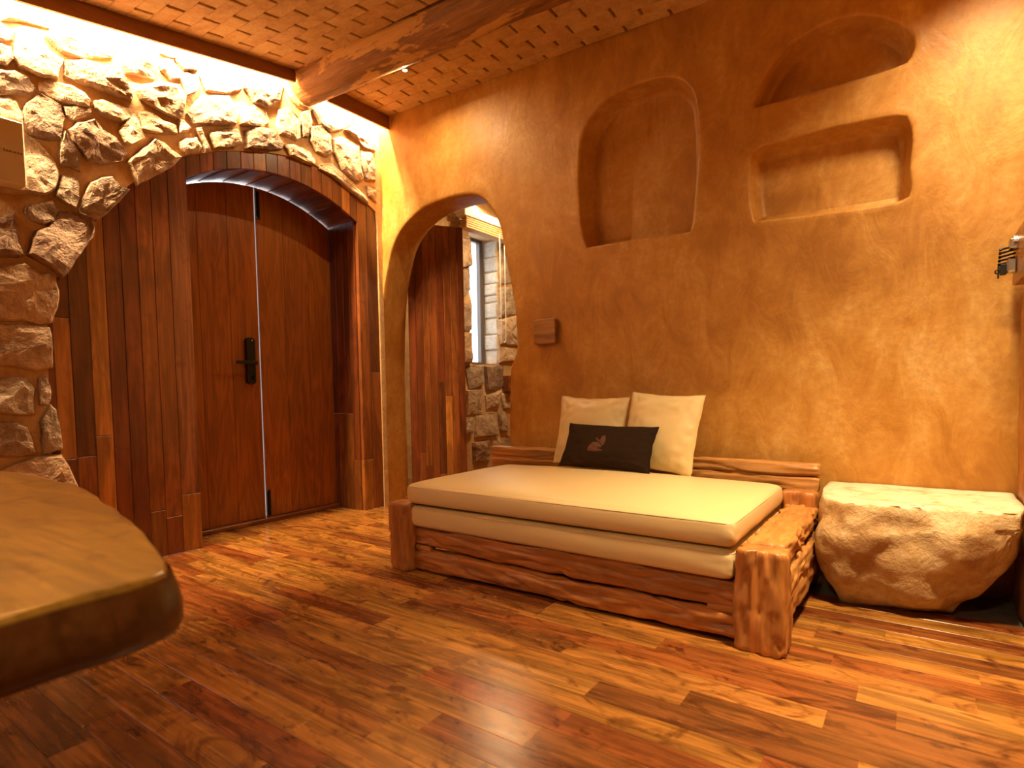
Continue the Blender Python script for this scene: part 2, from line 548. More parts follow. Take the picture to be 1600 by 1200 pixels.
def cdt_face(outer, holes, extra, keep):
    pts, edges = [], []
    for loop in [outer] + holes:
        n0 = len(pts); n = len(loop)
        pts += [Vector((p[0], p[1])) for p in loop]
        edges += [(n0 + i, n0 + (i + 1) % n) for i in range(n)]
    pts += [Vector(p) for p in extra]
    r = delaunay_2d_cdt(pts, edges, [], 0, 1e-5)
    vs, fs = r[0], r[2]
    out = []
    for f in fs:
        c = sum((vs[i] for i in f), Vector((0, 0))) / len(f)
        if keep(c.x, c.y): out.append(tuple(f))
    return [(v.x, v.y) for v in vs], out

def grid_pts(a0, a1, b0, b1, step, test):
    out = []
    n = int((a1 - a0) / step); m = int((b1 - b0) / step)
    for i in range(1, n):
        for j in range(1, m):
            p = (a0 + (a1 - a0) * i / n + random.uniform(-.2, .2) * step, b0 + (b1 - b0) * j / m + random.uniform(-.2, .2) * step)
            if test(*p): out.append(p)
    return out

# ---- plaster wall with the arch and three niches
arch_pts = [(-3.835, -0.30), (-3.835, 0.3), (-3.838, 1.07), (-3.815, 1.62), (-3.734, 2.05), (-3.607, 2.303), (-3.377, 2.455), (-3.096, 2.502), (-2.772, 2.481),
            (-2.622, 2.375), (-2.537, 2.22), (-2.484, 1.98), (-2.431, 1.742), (-2.395, 1.507), (-2.394, 1.285), (-2.442, 1.183), (-2.462, 1.043), (-2.471, 0.591), (-2.471, 0.2), (-2.471, -0.30)]
arch_line = catmull(arch_pts, False, 0.04)
niche_defs = [
    ([(-1.817, 1.954), (-1.855, 2.10), (-1.871, 2.312), (-1.862, 2.52), (-1.819, 2.715), (-1.656, 2.850), (-1.439, 2.884), (-1.237, 2.855), (-1.122, 2.748), (-1.088, 2.591), (-1.080, 2.35), (-1.092, 2.149), (-1.118, 1.955), (-1.17, 1.925), (-1.48, 1.94), (-1.78, 1.94)], 0.14),
    ([(-0.770, 2.552), (-0.752, 2.62), (-0.701, 2.721), (-0.575, 2.829), (-0.396, 2.868), (-0.255, 2.844), (-0.120, 2.76), (-0.047, 2.658), (-0.058, 2.575), (-0.117, 2.549), (-0.392, 2.540), (-0.72, 2.542)], 0.12),
    ([(-0.768, 1.935), (-0.787, 2.04), (-0.791, 2.123), (-0.788, 2.270), (-0.745, 2.318), (-0.60, 2.325), (-0.389, 2.330), (-0.113, 2.313), (-0.062, 2.272), (-0.046, 2.177), (-0.055, 2.05), (-0.047, 1.945), (-0.085, 1.899), (-0.30, 1.897), (-0.60, 1.910), (-0.745, 1.920)], 0.12),
]
def und(x, z):
    """slow unevenness of the hand trowelled surface"""
    return 0.010 * noise.noise((x * 1.6, z * 1.6, 2.0)) + 0.005 * noise.noise((x * 4.5, z * 4.5, 7.0))

def build_plaster():
    V, F = [], []
    def add_ring(poly, dep):
        n0 = len(V)
        V.extend((x, W + dep + und(x, z), z) for x, z in poly)
        return n0
    lip = [(0.11, 0.0), (0.07, -0.003), (0.025, -0.004), (0.005, -0.002), (0.0, 0.005)]
    # arch
    arch_rings = [(o, d) for o, d in lip] + [(-0.002, 0.03), (-0.004, 0.15), (-0.002, 0.23), (0.006, 0.285), (0.03, 0.30)]
    n = len(arch_line); prev = None
    holes = []
    for k, (o, d) in enumerate(arch_rings):
        poly = offset_poly(arch_line, o, False)
        if k == 0: holes.append(poly)
        r = add_ring(poly, d)
        if prev is not None:
            for i in range(n - 1): F.append((prev + i, prev + i + 1, r + i + 1, r + i))
        prev = r
    niche_back = []
    for pts, D in niche_defs:
        line = catmull(pts, True, 0.03)
        rings = lip[:] + [(-0.001, 0.014), (-0.012, 0.4 * D), (-0.026, 0.80 * D), (-0.036, 0.95 * D), (-0.055, D)]
        n2 = len(line); prev = None
        for k, (o, d) in enumerate(rings):
            oo = o * (0.5 if o > 0.01 else 1.0)
            poly = offset_poly(line, oo, True)
            if k == 0: holes.append(poly)
            r = add_ring(poly, d)
            if prev is not None:
                for i in range(n2):
                    j = (i + 1) % n2
                    F.append((prev + i, prev + j, r + j, r + i))
            prev = r
        niche_back.append((poly, D))
    # flat of the wall
    outer = [(-4.5, -0.30), (0.55, -0.30), (0.55, 3.6), (-4.5, 3.6)]
    arch_closed = holes[0] + []
    full = [arch_closed] + holes[1:]
    def ok(x, z):
        if z < -0.29 or x < -4.49 or x > 0.54: return False
        return not any(inpoly(x, z, h) for h in full)
    bot = [holes[0][0], holes[0][-1]]
    ext = grid_pts(-4.5, 0.55, -0.3, 3.6, 0.09, ok)
    vs, fs = cdt_face(outer, full, ext, lambda x, z: not any(inpoly(x, z, h) for h in full))
    n0 = len(V)
    V.extend((x, W + und(x, z), z) for x, z in vs)
    F.extend(tuple(n0 + i for i in f) for f in fs)
    for poly, D in niche_back:
        lo = (min(p[0] for p in poly), min(p[1] for p in poly)); hi = (max(p[0] for p in poly), max(p[1] for p in poly))
        ext = grid_pts(lo[0], hi[0], lo[1], hi[1], 0.07, lambda x, z: inpoly(x, z, poly))
        vs, fs = cdt_face(poly, [], ext, lambda x, z: inpoly(x, z, poly))
        n0 = len(V)
        V.extend((x, W + D + und(x, z) + 0.006 * noise.noise((x * 5, z * 5, 1)), z) for x, z in vs)
        F.extend(tuple(n0 + i for i in f) for f in fs)
    # back face with the arch cut out
    bl = offset_poly(arch_line, 0.03, False)
    vs, fs = cdt_face(outer, [bl], [], lambda x, z: not inpoly(x, z, bl))
    n0 = len(V)
    V.extend((x, W + 0.30 + und(x, z), z) for x, z in vs)
    F.extend(tuple(n0 + i for i in f) for f in fs)
    me = bpy.data.meshes.new('wall_back')
    me.from_pydata(V, [], F)
    bm = bmesh.new(); bm.from_mesh(me)
    bmesh.ops.remove_doubles(bm, verts=bm.verts, dist=0.0008)
    bmesh.ops.recalc_face_normals(bm, faces=bm.faces)
    bm.to_mesh(me); bm.free()
    me.shade_smooth()
    o = link_mesh('wall_back', me, None, M['plaster'])
    setp(o, 'ochre trowelled plaster wall with an arch and three hollow niches', None, None, 'structure')
    return o
wall_back = build_plaster()

# ---- floor: concrete bed, planks as pieces
v, f = box_geo(-4.22, 2.6, -2.6, 7.6, -0.15, -0.014)
floor = struct('floor', v, f, M['concrete'], 'polished floor of mixed amber and dark wooden planks')
PLW = 0.1115
plank_meshes = {}
def plank_mesh(L, w):
    k = (round(L, 3), round(w, 4))
    if k not in plank_meshes:
        g = box_geo(-L / 2, L / 2, -w / 2, w / 2, -0.014, 0.0, 0.0004)
        me = bpy.data.meshes.new('plank'); me.from_pydata(g[0], [], g[1]); me.materials.append(M['floor_wood'])
        plank_meshes[k] = me
    return plank_meshes[k]
FLOORC = [AMBER, AMBER, AMBER, BROWN, (0.29, 0.112, 0.023), (0.29, 0.112, 0.023), (0.33, 0.135, 0.030), (0.33, 0.135, 0.030), RED, (0.19, 0.065, 0.016)]
far_planks = []
row = 0
y_hi = 3.072
rows = []
y = y_hi
while y > -2.5:
    rows.append((y - PLW, y)); y -= PLW
y = y_hi
while y < 3.78:
    rows.append((y, y + PLW)); y += PLW
for (ya, yb) in rows:
    x1 = 0.365 if ya > 2.42 else 2.58
    if ya >= y_hi - 1e-6: x1 = -0.47
    if ya > 3.3: x1 = -2.5
    x0 = -4.15 if (1.88 < yb and ya < 3.20) else -3.80
    x = x0 - random.uniform(0, 0.5)
    while x < x1:
        L = random.choice((0.56, 0.66, 0.76, 0.88, 1.02))
        a, b = max(x, x0), min(x + L, x1)
        if x1 - b < 0.16: b = x1
        x = x + L if b != x1 else x1 + 1
        if b - a < 0.03: continue
        c = jit(random.choice(FLOORC), 0.12)
        if abs(yb - y_hi) < 1e-6 and b > -0.5: c = jit(RED, 0.1)
        if ya > 0.35 and a < 0.6:
            o = link_mesh('plank', plank_mesh(b - a, PLW - 0.0012), floor, None, c, ((a + b) / 2, (ya + yb) / 2, random.uniform(-0.0002, 0.0002)))
        else:
            far_planks.append(box_geo(a, b - 0.001, ya, yb - 0.001, -0.014, 0.0))
far_planks.append(box_geo(-4.15, -1.6, 3.78, 7.5, -0.014, 0.0))
g = merge_geo(*far_planks)
o = mesh('planks', g[0], g[1], M['floor_wood'], floor, False, BROWN)
o['kind'] = 'stuff'; o['label'] = 'plank flooring beyond the nearest boards'

# ---- ceiling: mortar bed and staggered bricks
def ceil_geo():
    V, F = [], []
    def q(x0, x1, y0, y1, up):
        n = len(V)
        V.extend([(x0, y0, cz(x0, y0) + up), (x1, y0, cz(x1, y0) + up), (x1, y1, cz(x1, y1) + up), (x0, y1, cz(x0, y1) + up)])
        V.extend([(x0, y0, cz(x0, y0) + up + .2), (x1, y0, cz(x1, y0) + up + .2), (x1, y1, cz(x1, y1) + up + .2), (x0, y1, cz(x0, y1) + up + .2)])
        F.extend([(n, n + 1, n + 2, n + 3), (n + 4, n + 5, n + 6, n + 7), (n, n + 1, n + 5, n + 4), (n + 1, n + 2, n + 6, n + 5), (n + 2, n + 3, n + 7, n + 6), (n + 3, n, n + 4, n + 7)])
    q(-4.25, 2.7, -2.7, 2.62, 0.032)
    q(-4.25, 2.7, 2.62, 3.52, 0.032)
    q(-4.6, -1.5, 3.52, 7.7, 0.08)
    return V, F
g = ceil_geo()
ceiling = struct('ceiling', g[0], g[1], M['mortar'], 'low sloping ceiling of plastered terracotta bricks in staggered rows')
brick_meshes = []
for k in range(4):
    g = box_geo(-0.135, 0.135, -0.0505, 0.0505, 0.0, 0.05, 0.004)
    vs = [(x + random.uniform(-.002, .002), yy + random.uniform(-.0008, .0008), zz + (random.uniform(-.0012, .0012) if zz < 0.02 else 0)) for x, yy, zz in g[0]]
    me = bpy.data.meshes.new('brick'); me.from_pydata(vs, [], g[1]); me.materials.append(M['brick'])
    brick_meshes.append(me)
def lay_brick(x, y, tilt):
    o = link_mesh('brick', random.choice(brick_meshes), ceiling, None, None, (x, y, cz(x, y) + random.uniform(-.0012, .0012)))
    o.rotation_euler = (tilt, 0.037, 0)
    s = random.uniform(0.93, 1.06); o.color = (s, s * random.uniform(.95, 1.03), s * random.uniform(.9, 1.05), 1)
far_bricks = []
for k in range(-44, 7):
    yy = 1.95 + 0.1 * k
    x = (-3.54 if k % 2 == 0 else -3.395) + 0.1445
    while x > -3.75: x -= 0.289
    x += 0.289
    while x < 2.5:
        if x < -1.75 and yy > 0.82 and yy < 2.6: lay_brick(x, yy, math.atan(0.16))
        else:
            c = cz(x, yy); far_bricks.append(([(x + a, yy + b, cz(x + a, yy + b) + d) for a, b, d in ((-.135, -.049, 0), (.135, -.049, 0), (.135, .049, 0), (-.135, .049, 0), (-.135, -.049, .05), (.135, -.049, .05), (.135, .049, .05), (-.135, .049, .05))],
                                             [(0, 1, 2, 3), (0, 1, 5, 4), (1, 2, 6, 5), (2, 3, 7, 6), (3, 0, 4, 7)]))
        x += 0.289
for k in range(9):
    yy = 2.67 + 0.1 * k
    x = (-3.55 if k % 2 == 0 else -3.405) + 0.1445
    while x > -3.75: x -= 0.289
    x += 0.289
    while x < 2.5:
        if x < -0.75 and yy > 2.85: lay_brick(x, min(yy, 3.43), 0.0)
        elif yy > 2.72:
            far_bricks.append(([(x + a, yy + b, cz(x + a, yy + b) + d) for a, b, d in ((-.135, -.049, 0), (.135, -.049, 0), (.135, .049, 0), (-.135, .049, 0), (-.135, -.049, .05), (.135, -.049, .05), (.135, .049, .05), (-.135, .049, .05))],
                               [(0, 1, 2, 3), (0, 1, 5, 4), (1, 2, 6, 5), (2, 3, 7, 6), (3, 0, 4, 7)]))
        x += 0.289
g = merge_geo(*far_bricks)
o = mesh('bricks', g[0], g[1], M['brick'], ceiling)
o['kind'] = 'stuff'; o['label'] = 'further ceiling bricks in staggered rows'

# ---- stone door wall
outer_arch = [(1.075, -0.2), (1.075, 0.4), (1.085, 0.75), (1.085, 1.0), (1.095, 1.31), (1.10, 1.50), (1.15, 1.64), (1.25, 1.84), (1.337, 1.986), (1.525, 2.23), (1.69, 2.385), (1.843, 2.496), (2.071, 2.605),
              (2.346, 2.693), (2.652, 2.745), (2.82, 2.74), (2.993, 2.708), (3.245, 2.622), (3.414, 2.53), (3.43, 2.40), (3.43, -0.2)]
def zo(y):
    pts = outer_arch[6:19]
    if y <= pts[0][0]: return pts[0][1]
    for a, b in zip(pts, pts[1:]):
        if y <= b[0]: return a[1] + (b[1] - a[1]) * (y - a[0]) / (b[0] - a[0])
    return pts[-1][1]
def zi(y):
    return 1.308 + math.sqrt(max(0.0, 1.277 ** 2 - (y - 2.56) ** 2))

def stone_shell(name, x_front, x_back, y0, y1, z1, holes, label, mat, grid=0.10):
    """a solid wall in the y-z plane with through openings"""
    outer = [(y0, -0.2), (y1, -0.2), (y1, z1), (y0, z1)]
    ins = lambda y, z: y0 < y < y1 and -0.2 < z < z1 and not any(inpoly(y, z, h) for h in holes)
    ext = grid_pts(y0, y1, -0.2, z1, grid, ins)
    V, F = [], []
    for xf, e in ((x_front, ext), (x_back, [])):
        vs, fs = cdt_face(outer, holes, e, lambda y, z: y0 < y < y1 and not any(inpoly(y, z, h) for h in holes))
        n0 = len(V)
        V.extend((xf + (0.009 * noise.noise((y * 6, z * 6, 4.0)) if xf == x_front else 0), y, z) for y, z in vs)
        F.extend(tuple(n0 + i for i in f) for f in fs)
    for h in holes + [outer]:
        n = len(h); n0 = len(V)
        V.extend((x_front + 0.009 * noise.noise((y * 6, z * 6, 4.0)), y, z) for y, z in h); V.extend((x_back, y, z) for y, z in h)
        for i in range(n):
            j = (i + 1) % n
            F.append((n0 + i, n0 + j, n0 + n + j, n0 + n + i))
    o = struct(name, V, F, mat, label)
    return o
win2 = [(-0.50, 0.60), (0.35, 0.60), (0.35, 1.75), (-0.50, 1.75)]
wall_left = stone_shell('wall_left', XD, -4.19, -2.6, W + 0.001, 3.5, [outer_arch, win2], 'rough fieldstone wall with pale mortar around the arched entrance', M['mortar'])

def resample(poly, step):
    out = []
    n = len(poly)
    for i in range(n):
        a, b = Vector(poly[i]), Vector(poly[(i + 1) % n])
        m = max(1, round((b - a).length / step))
        for s in range(m): out.append(tuple(a.lerp(b, s / m)))
    return out

def stone_geo(poly, x0, proud, seed, flip=1):
    """a split fieldstone bedded in mortar: its outline in y-z, its face proud of x0 by proud"""
    cy = sum(p[0] for p in poly) / len(poly); cz_ = sum(p[1] for p in poly) / len(poly)
    per = sum((Vector(poly[i]) - Vector(poly[i - 1])).length for i in range(len(poly)))
    pts = resample(poly, max(0.018, per / 26))
    pts = [(y + 0.006 * noise.noise((y * 30, z * 30, seed)), z + 0.006 * noise.noise((y * 30, z * 30, seed + 9))) for y, z in pts]
    rr = random.Random(seed)
    ty, tz = rr.uniform(-.12, .12), rr.uniform(-.16, .10)
    V, F = [], []
    n = len(pts)
    rings = [(1.07, -0.012), (1.03, 0.45 * proud), (0.95, 0.86 * proud), (0.70, 1.0 * proud), (0.38, 1.04 * proud)]
    for s, h in rings:
        for y, z in pts:
            yy, zz = cy + (y - cy) * s, cz_ + (z - cz_) * s
            d = 0.0
            if s < 1.0:
                d = (yy - cy) * ty + (zz - cz_) * tz
                q = Vector((yy * 9 + seed, zz * 9, seed * 1.3))
                d += proud * (0.38 * noise.noise(q) + 0.22 * noise.noise(q * 2.6)) * (1.0 if s < 0.9 else 0.6)
            elif s == 1.03:
                d = proud * 0.25 * noise.noise((yy * 22, zz * 22, seed))
            V.append((x0 + flip * max(h + d, -0.012), yy, zz))
    for k in range(len(rings) - 1):
        for i in range(n):
            j = (i + 1) % n
            F.append((k * n + i, k * n + j, (k + 1) * n + j, (k + 1) * n + i))
    c = len(V); V.append((x0 + flip * proud * rr.uniform(.9, 1.2), cy, cz_))
    for i in range(n):
        F.append(((len(rings) - 1) * n + i, (len(rings) - 1) * n + (i + 1) % n, c))
    return V, F
STONE_TINTS = [(1, 1, 1), (1.1, 1.02, .92), (.78, .72, .70), (.62, .52, .50), (.92, .78, .66), (1.15, 1.08, 1.0), (.85, .82, .84)]
def stone_color():
    c = random.choice(STONE_TINTS); s = random.uniform(.85, 1.12)
    return tuple(q * s for q in c)
STONES = """0.98,2.99 1.05,3.02 1.22,3.04 1.18,2.95 1.13,2.94 1.05,2.92 0.98,2.89
1.16,2.89 1.19,2.96 1.31,3.01 1.48,3.03 1.46,2.93 1.33,2.86 1.23,2.85
1.04,2.87 1.14,2.88 1.17,2.83 1.23,2.81 1.20,2.70 1.12,2.68 1.04,2.69 1.02,2.73
0.90,2.73 0.97,2.77 1.01,2.77 1.02,2.71 0.99,2.67 0.97,2.67 0.89,2.64
0.90,2.83 0.97,2.85 1.03,2.86 1.02,2.81 0.97,2.78 0.90,2.76
1.25,2.81 1.33,2.85 1.42,2.86 1.50,2.87 1.54,2.80 1.56,2.75 1.55,2.72 1.43,2.72 1.31,2.72 1.24,2.73
0.89,2.60 0.96,2.64 1.02,2.66 1.08,2.65 1.10,2.61 1.08,2.57 0.96,2.52 0.89,2.49
1.12,2.64 1.16,2.67 1.26,2.69 1.32,2.67 1.35,2.64 1.34,2.60 1.29,2.59 1.21,2.58 1.16,2.59 1.12,2.61
0.88,2.47 0.99,2.52 1.02,2.51 1.04,2.46 1.04,2.40 1.00,2.40 0.88,2.36
1.09,2.55 1.12,2.59 1.21,2.56 1.22,2.50 1.21,2.44 1.20,2.38 1.13,2.36 1.07,2.36 1.04,2.40 1.05,2.49
1.22,2.56 1.29,2.59 1.35,2.61 1.35,2.57 1.26,2.50 1.23,2.52
1.37,2.65 1.41,2.67 1.54,2.67 1.55,2.62 1.50,2.58 1.44,2.58 1.39,2.59 1.37,2.61
1.48,2.52 1.53,2.60 1.57,2.66 1.59,2.62 1.62,2.53 1.54,2.46 1.51,2.47
1.36,2.54 1.40,2.50 1.47,2.48 1.52,2.41 1.49,2.36 1.40,2.31 1.32,2.31 1.29,2.35 1.25,2.39 1.24,2.44 1.28,2.49
1.20,2.37 1.22,2.43 1.25,2.39 1.28,2.34 1.28,2.30 1.28,2.24 1.24,2.25 1.19,2.25 1.19,2.31
1.04,2.34 1.07,2.35 1.13,2.30 1.17,2.24 1.18,2.18 1.16,2.11 1.11,2.06 1.04,2.06 0.96,2.04 0.89,2.06 0.90,2.27
1.20,2.19 1.24,2.20 1.27,2.19 1.27,2.09 1.25,2.03 1.20,2.05 1.16,2.07 1.18,2.13
1.33,2.19 1.38,2.23 1.43,2.25 1.47,2.21 1.52,2.20 1.48,2.14 1.44,2.09 1.40,2.04 1.35,1.99 1.32,2.00 1.27,2.01 1.27,2.03 1.30,2.12
1.03,1.98 1.08,2.01 1.15,2.05 1.18,2.00 1.15,1.94 1.10,1.91 1.06,1.92 1.03,1.95
1.18,1.99 1.23,2.01 1.32,1.99 1.33,1.95 1.32,1.89 1.28,1.82 1.25,1.77 1.22,1.72 1.20,1.68 1.17,1.65 1.15,1.67 1.09,1.71 1.03,1.74 1.05,1.82 1.07,1.87 1.12,1.90 1.15,1.94
0.85,1.89 0.93,1.90 0.98,1.94 0.99,1.89 0.99,1.81 1.01,1.73 0.97,1.72 0.85,1.70
0.84,1.62 0.94,1.67 1.01,1.69 1.05,1.68 1.08,1.65 1.12,1.66 1.14,1.65 1.15,1.57 1.15,1.53 1.14,1.48 1.11,1.40 1.06,1.39 0.98,1.40 0.83,1.39
0.83,1.36 1.00,1.37 1.10,1.37 1.11,1.33 1.11,1.26 1.10,1.16 1.03,1.14 0.97,1.16 0.82,1.17
0.91,1.10 0.99,1.10 1.02,1.04 1.01,0.92 0.96,0.91 0.81,0.94 0.81,1.05
1.04,1.10 1.08,1.11 1.09,1.04 1.09,0.98 1.07,0.96 1.04,0.96
1.09,0.96 1.11,0.93 1.12,0.86 1.13,0.72 1.08,0.71 1.04,0.70 1.04,0.80 1.04,0.87
0.81,0.88 0.94,0.87 0.98,0.84 1.00,0.77 1.01,0.71 0.95,0.70 0.80,0.71
0.89,0.64 0.97,0.67 1.03,0.69 1.12,0.68 1.15,0.62 1.19,0.50 1.19,0.36 1.01,0.35 0.86,0.42 0.84,0.60
1.50,3.08 1.70,3.13 1.71,3.00 1.69,2.90 1.60,2.89 1.53,2.87 1.51,2.89 1.49,2.98
1.73,3.04 1.80,3.06 1.84,2.96 1.78,2.94 1.73,2.97
1.61,2.83 1.73,2.90 1.83,2.92 1.87,2.87 1.85,2.75 1.81,2.71 1.70,2.72 1.61,2.75 1.59,2.79
1.84,2.97 1.88,3.02 1.95,3.03 1.96,2.98 1.94,2.93 1.88,2.88
1.59,2.67 1.68,2.70 1.73,2.67 1.80,2.67 1.81,2.62 1.75,2.60 1.68,2.58 1.60,2.57
1.96,2.91 2.15,2.98 2.21,2.89 2.19,2.81 2.06,2.76 1.91,2.72 1.88,2.77
1.99,3.15 2.18,3.21 2.29,3.19 2.24,3.06 2.13,2.99 2.00,2.96 1.97,3.03
1.82,2.71 1.85,2.72 1.89,2.68 1.87,2.65 1.82,2.63
1.92,2.69 1.95,2.71 2.02,2.58 1.98,2.56
1.82,2.57 1.86,2.61 1.92,2.63 1.95,2.58 1.93,2.54 1.86,2.51 1.82,2.53
2.01,2.69 2.14,2.77 2.21,2.79 2.23,2.71 2.17,2.65 2.04,2.61
1.52,2.36 1.67,2.54 1.71,2.54 1.82,2.48 1.76,2.40 1.66,2.32 1.57,2.25
2.24,2.92 2.33,2.99 2.42,2.98 2.44,2.92 2.40,2.87 2.31,2.84 2.23,2.83
2.26,2.80 2.37,2.86 2.47,2.87 2.55,2.80 2.53,2.76 2.42,2.71 2.26,2.68
2.52,3.03 2.60,3.08 2.70,3.03 2.69,2.89 2.66,2.87 2.52,2.87 2.50,2.92
2.56,2.80 2.65,2.83 2.78,2.82 2.82,2.75 2.80,2.73 2.60,2.74
2.78,3.00 2.88,3.05 2.96,3.00 2.97,2.87 2.92,2.83 2.83,2.84 2.78,2.90
2.98,2.98 3.07,3.03 3.24,3.02 3.26,2.87 3.28,2.76 3.21,2.71 3.06,2.77 2.99,2.88
3.26,2.98 3.40,3.01 3.41,2.78 3.31,2.76 3.26,2.86
2.86,2.75 2.96,2.79 3.06,2.75 3.30,2.61 3.32,2.57 2.98,2.70 2.87,2.72
3.31,2.71 3.42,2.73 3.42,2.60 3.33,2.64
2.80,3.14 2.94,3.25 3.26,3.23 3.08,3.09 2.97,3.03 2.87,3.06
3.12,3.10 3.42,3.18 3.42,3.03 3.29,3.02 3.23,3.06
2.30,3.17 2.56,3.21 2.53,3.10 2.43,3.02 2.33,3.01 2.27,3.08
1.73,3.13 1.93,3.17 1.97,3.13 1.94,3.05 1.86,3.03 1.81,3.07 1.73,3.07
2.71,3.08 2.78,3.14 2.80,3.05 2.76,2.92 2.72,2.91"""
def parse(t):
    return [[tuple(float(q) for q in w.split(',')) for w in line.split()] for line in t.strip().split('\n')]
for i, poly in enumerate(parse(STONES)):
    ar = abs(sum(poly[k - 1][0] * poly[k][1] - poly[k][0] * poly[k - 1][1] for k in range(len(poly)))) / 2
    g = stone_geo(poly, XD, random.uniform(0.020, 0.032) + min(0.008, ar * 0.2), i * 3.7 + 1)
    mesh('stone', g[0], g[1], M['stone'], wall_left, False, stone_color())
# the same masonry goes on past the picture's left edge
yy = 0.80
kk = 0
while yy > -2.4:
    zz = 0.12 + random.uniform(0, .08)
    while zz < cz(-3.66, yy) - 0.25:
        h = random.uniform(0.13, 0.24); w = random.uniform(0.20, 0.27)
        y0, z0 = yy - 0.27, zz
        if not (y0 + w > -0.54 and y0 < 0.39 and z0 + h > 0.54 and z0 < 1.81) and not (y0 + w > 0.72 and z0 + h > 2.0 and z0 < 2.5):
            poly = []
            for k in range(9):
                t = 2 * math.pi * k / 9 + random.uniform(-.2, .2)
                cxx = abs(math.cos(t)) ** 0.6 * (1 if math.cos(t) > 0 else -1); syy = abs(math.sin(t)) ** 0.6 * (1 if math.sin(t) > 0 else -1)
                poly.append((y0 + w / 2 + cxx * w / 2 * random.uniform(.86, 1), z0 + h / 2 + syy * h / 2 * random.uniform(.86, 1)))
            g = stone_geo(poly, XD, random.uniform(.03, .05), 500 + kk * 2.3); kk += 1
            mesh('stone', g[0], g[1], M['stone'], wall_left, False, stone_color())
        zz += h + random.uniform(.015, .03)
    yy -= 0.29

# ---- fascia boards hiding the LED strip
def fascia_geo(y0, y1, zl0, zl1, zu0, zu1):
    x0, x1 = -3.675, -3.655
    V = [(x, y, z) for x in (x0, x1) for (y, z) in ((y0, zl0), (y1, zl1), (y1, zu1), (y0, zu0))]
    F = [(0, 1, 2, 3), (4, 5, 6, 7), (0, 1, 5, 4), (1, 2, 6, 5), (2, 3, 7, 6), (3, 0, 4, 7)]
    return V, F
sl = 0.165
g = fascia_geo(-2.59, 2.585, 3.215 - sl * (2.585 + 2.59), 3.215, cz(-3.66, -2.59) + .03, cz(-3.66, 2.585) + .012)
struct('trim_1', g[0], g[1], M['fascia'], 'long brown fascia board hiding the light strip above the stone wall')
g = fascia_geo(2.86, W - 0.005, 3.188, 3.195, cz(-3.66, 2.9) + .012, cz(-3.66, 3.4) + .012)
struct('trim_2', g[0], g[1], M['fascia'], 'short brown fascia board between the log beam and the plaster wall')

# ---- arched timber surround of the entrance
PF = -3.80
surround = empty('trim_3', (0, 0, 0))
setp(surround, 'arched surround of vertical reddish timber boards around the entrance door', None, None, 'structure')
def vplank(ya, yb, za, ztop, c, name='board'):
    """upright board; its head follows ztop(y)"""
    m = max(1, int((yb - ya) / 0.03))
    poly = [(ya, za), (yb, za)] + [(yb + (ya - yb) * s / m, ztop(yb + (ya - yb) * s / m)) for s in range(m + 1)]
    g = prism(poly, 'x', PF - 0.03, PF, 0.0035)
    return mesh(name, g[0], g[1], M['wood_z'], surround, False, c)
ys = [1.06, 1.123, 1.201, 1.294, 1.383, 1.468, 1.557, 1.647, 1.744, 1.862]
DRED = (0.175, 0.045, 0.014)
MIDR = (0.27, 0.082, 0.021)
HONEY = (0.44, 0.165, 0.034)
cuts = [[(0.0, DRED)], [(0.0, DRED), (0.66, HONEY), (1.43, DRED)], [(0.0, MIDR), (0.665, DARK)], [(0.0, HONEY), (0.774, HONEY)], [(0.0, BROWN), (0.223, DRED)], [(0.0, DRED)], [(0.0, BROWN), (0.29, MIDR)], [(0.0, DRED), (0.238, MIDR)], [(0.0, HONEY), (0.366, (0.26, 0.095, 0.036))]]
for i in range(9):
    cs = cuts[i]
    for k, (z0, c) in enumerate(cs):
        last = k == len(cs) - 1
        zt = (lambda y: zo(y) + 0.03) if last else (lambda y, q=cs[k + 1][0]: q)
        vplank(ys[i] + 0.0005, ys[i + 1] - 0.0005, z0 + 0.0006, zt, jit(c, 0.06))
ts = [1.862, 1.951, 2.039, 2.131, 2.230, 2.325, 2.418, 2.509, 2.609, 2.702, 2.792, 2.885, 2.982, 3.076, 3.154, 3.220]
for a, b in zip(ts, ts[1:]):
    m = max(2, int((b - a) / 0.03))
    poly = [(a + (b - a) * s / m, zi(a + (b - a) * s / m) - 0.004) for s in range(m + 1)] + [(b + (a - b) * s / m, zo(b + (a - b) * s / m) + 0.03) for s in range(m + 1)]
    g = prism(poly, 'x', PF - 0.03, PF, 0.0035)
    mesh('board', g[0], g[1], M['wood_z'], surround, False, jit(random.choice([DRED, MIDR, BROWN, HONEY, MIDR]), 0.15))
for (a, b), cs in zip(((3.220, 3.322), (3.322, 3.432)), ([(0.0, HONEY), (0.427, MIDR)], [(0.0, MIDR), (1.17, DRED)])):
    for k, (z0, c) in enumerate(cs):
        zt = (lambda y: zo(y) + 0.03) if k == len(cs) - 1 else (lambda y, q=cs[k + 1][0]: q)
        vplank(a + 0.0005, b - 0.0005, z0 + 0.0006, zt, jit(c, 0.06))
# soffit boards
nb = 15
for i in range(nb):
    a = 1.862 + (3.205 - 1.862) * i / nb; b = 1.862 + (3.205 - 1.862) * (i + 1) / nb - 0.0015
    st_ = 0.005 * (i % 2)
    pa, pb = Vector((a, zi(a) - st_)), Vector((b, zi(b) - st_))
    na = (pa - Vector((2.56, 1.308))).normalized() * 0.02; nbv = (pb - Vector((2.56, 1.308))).normalized() * 0.02
    poly = [tuple(pa), tuple(pb), tuple(pb + nbv), tuple(pa + na)]
    g = prism(poly, 'x', -4.19, PF - 0.028, 0.002)
    mesh('soffit_board', g[0], g[1], M['wood_x'], surround, False, jit(random.choice([MIDR, MIDR, BROWN, HONEY, DRED]), 0.2))
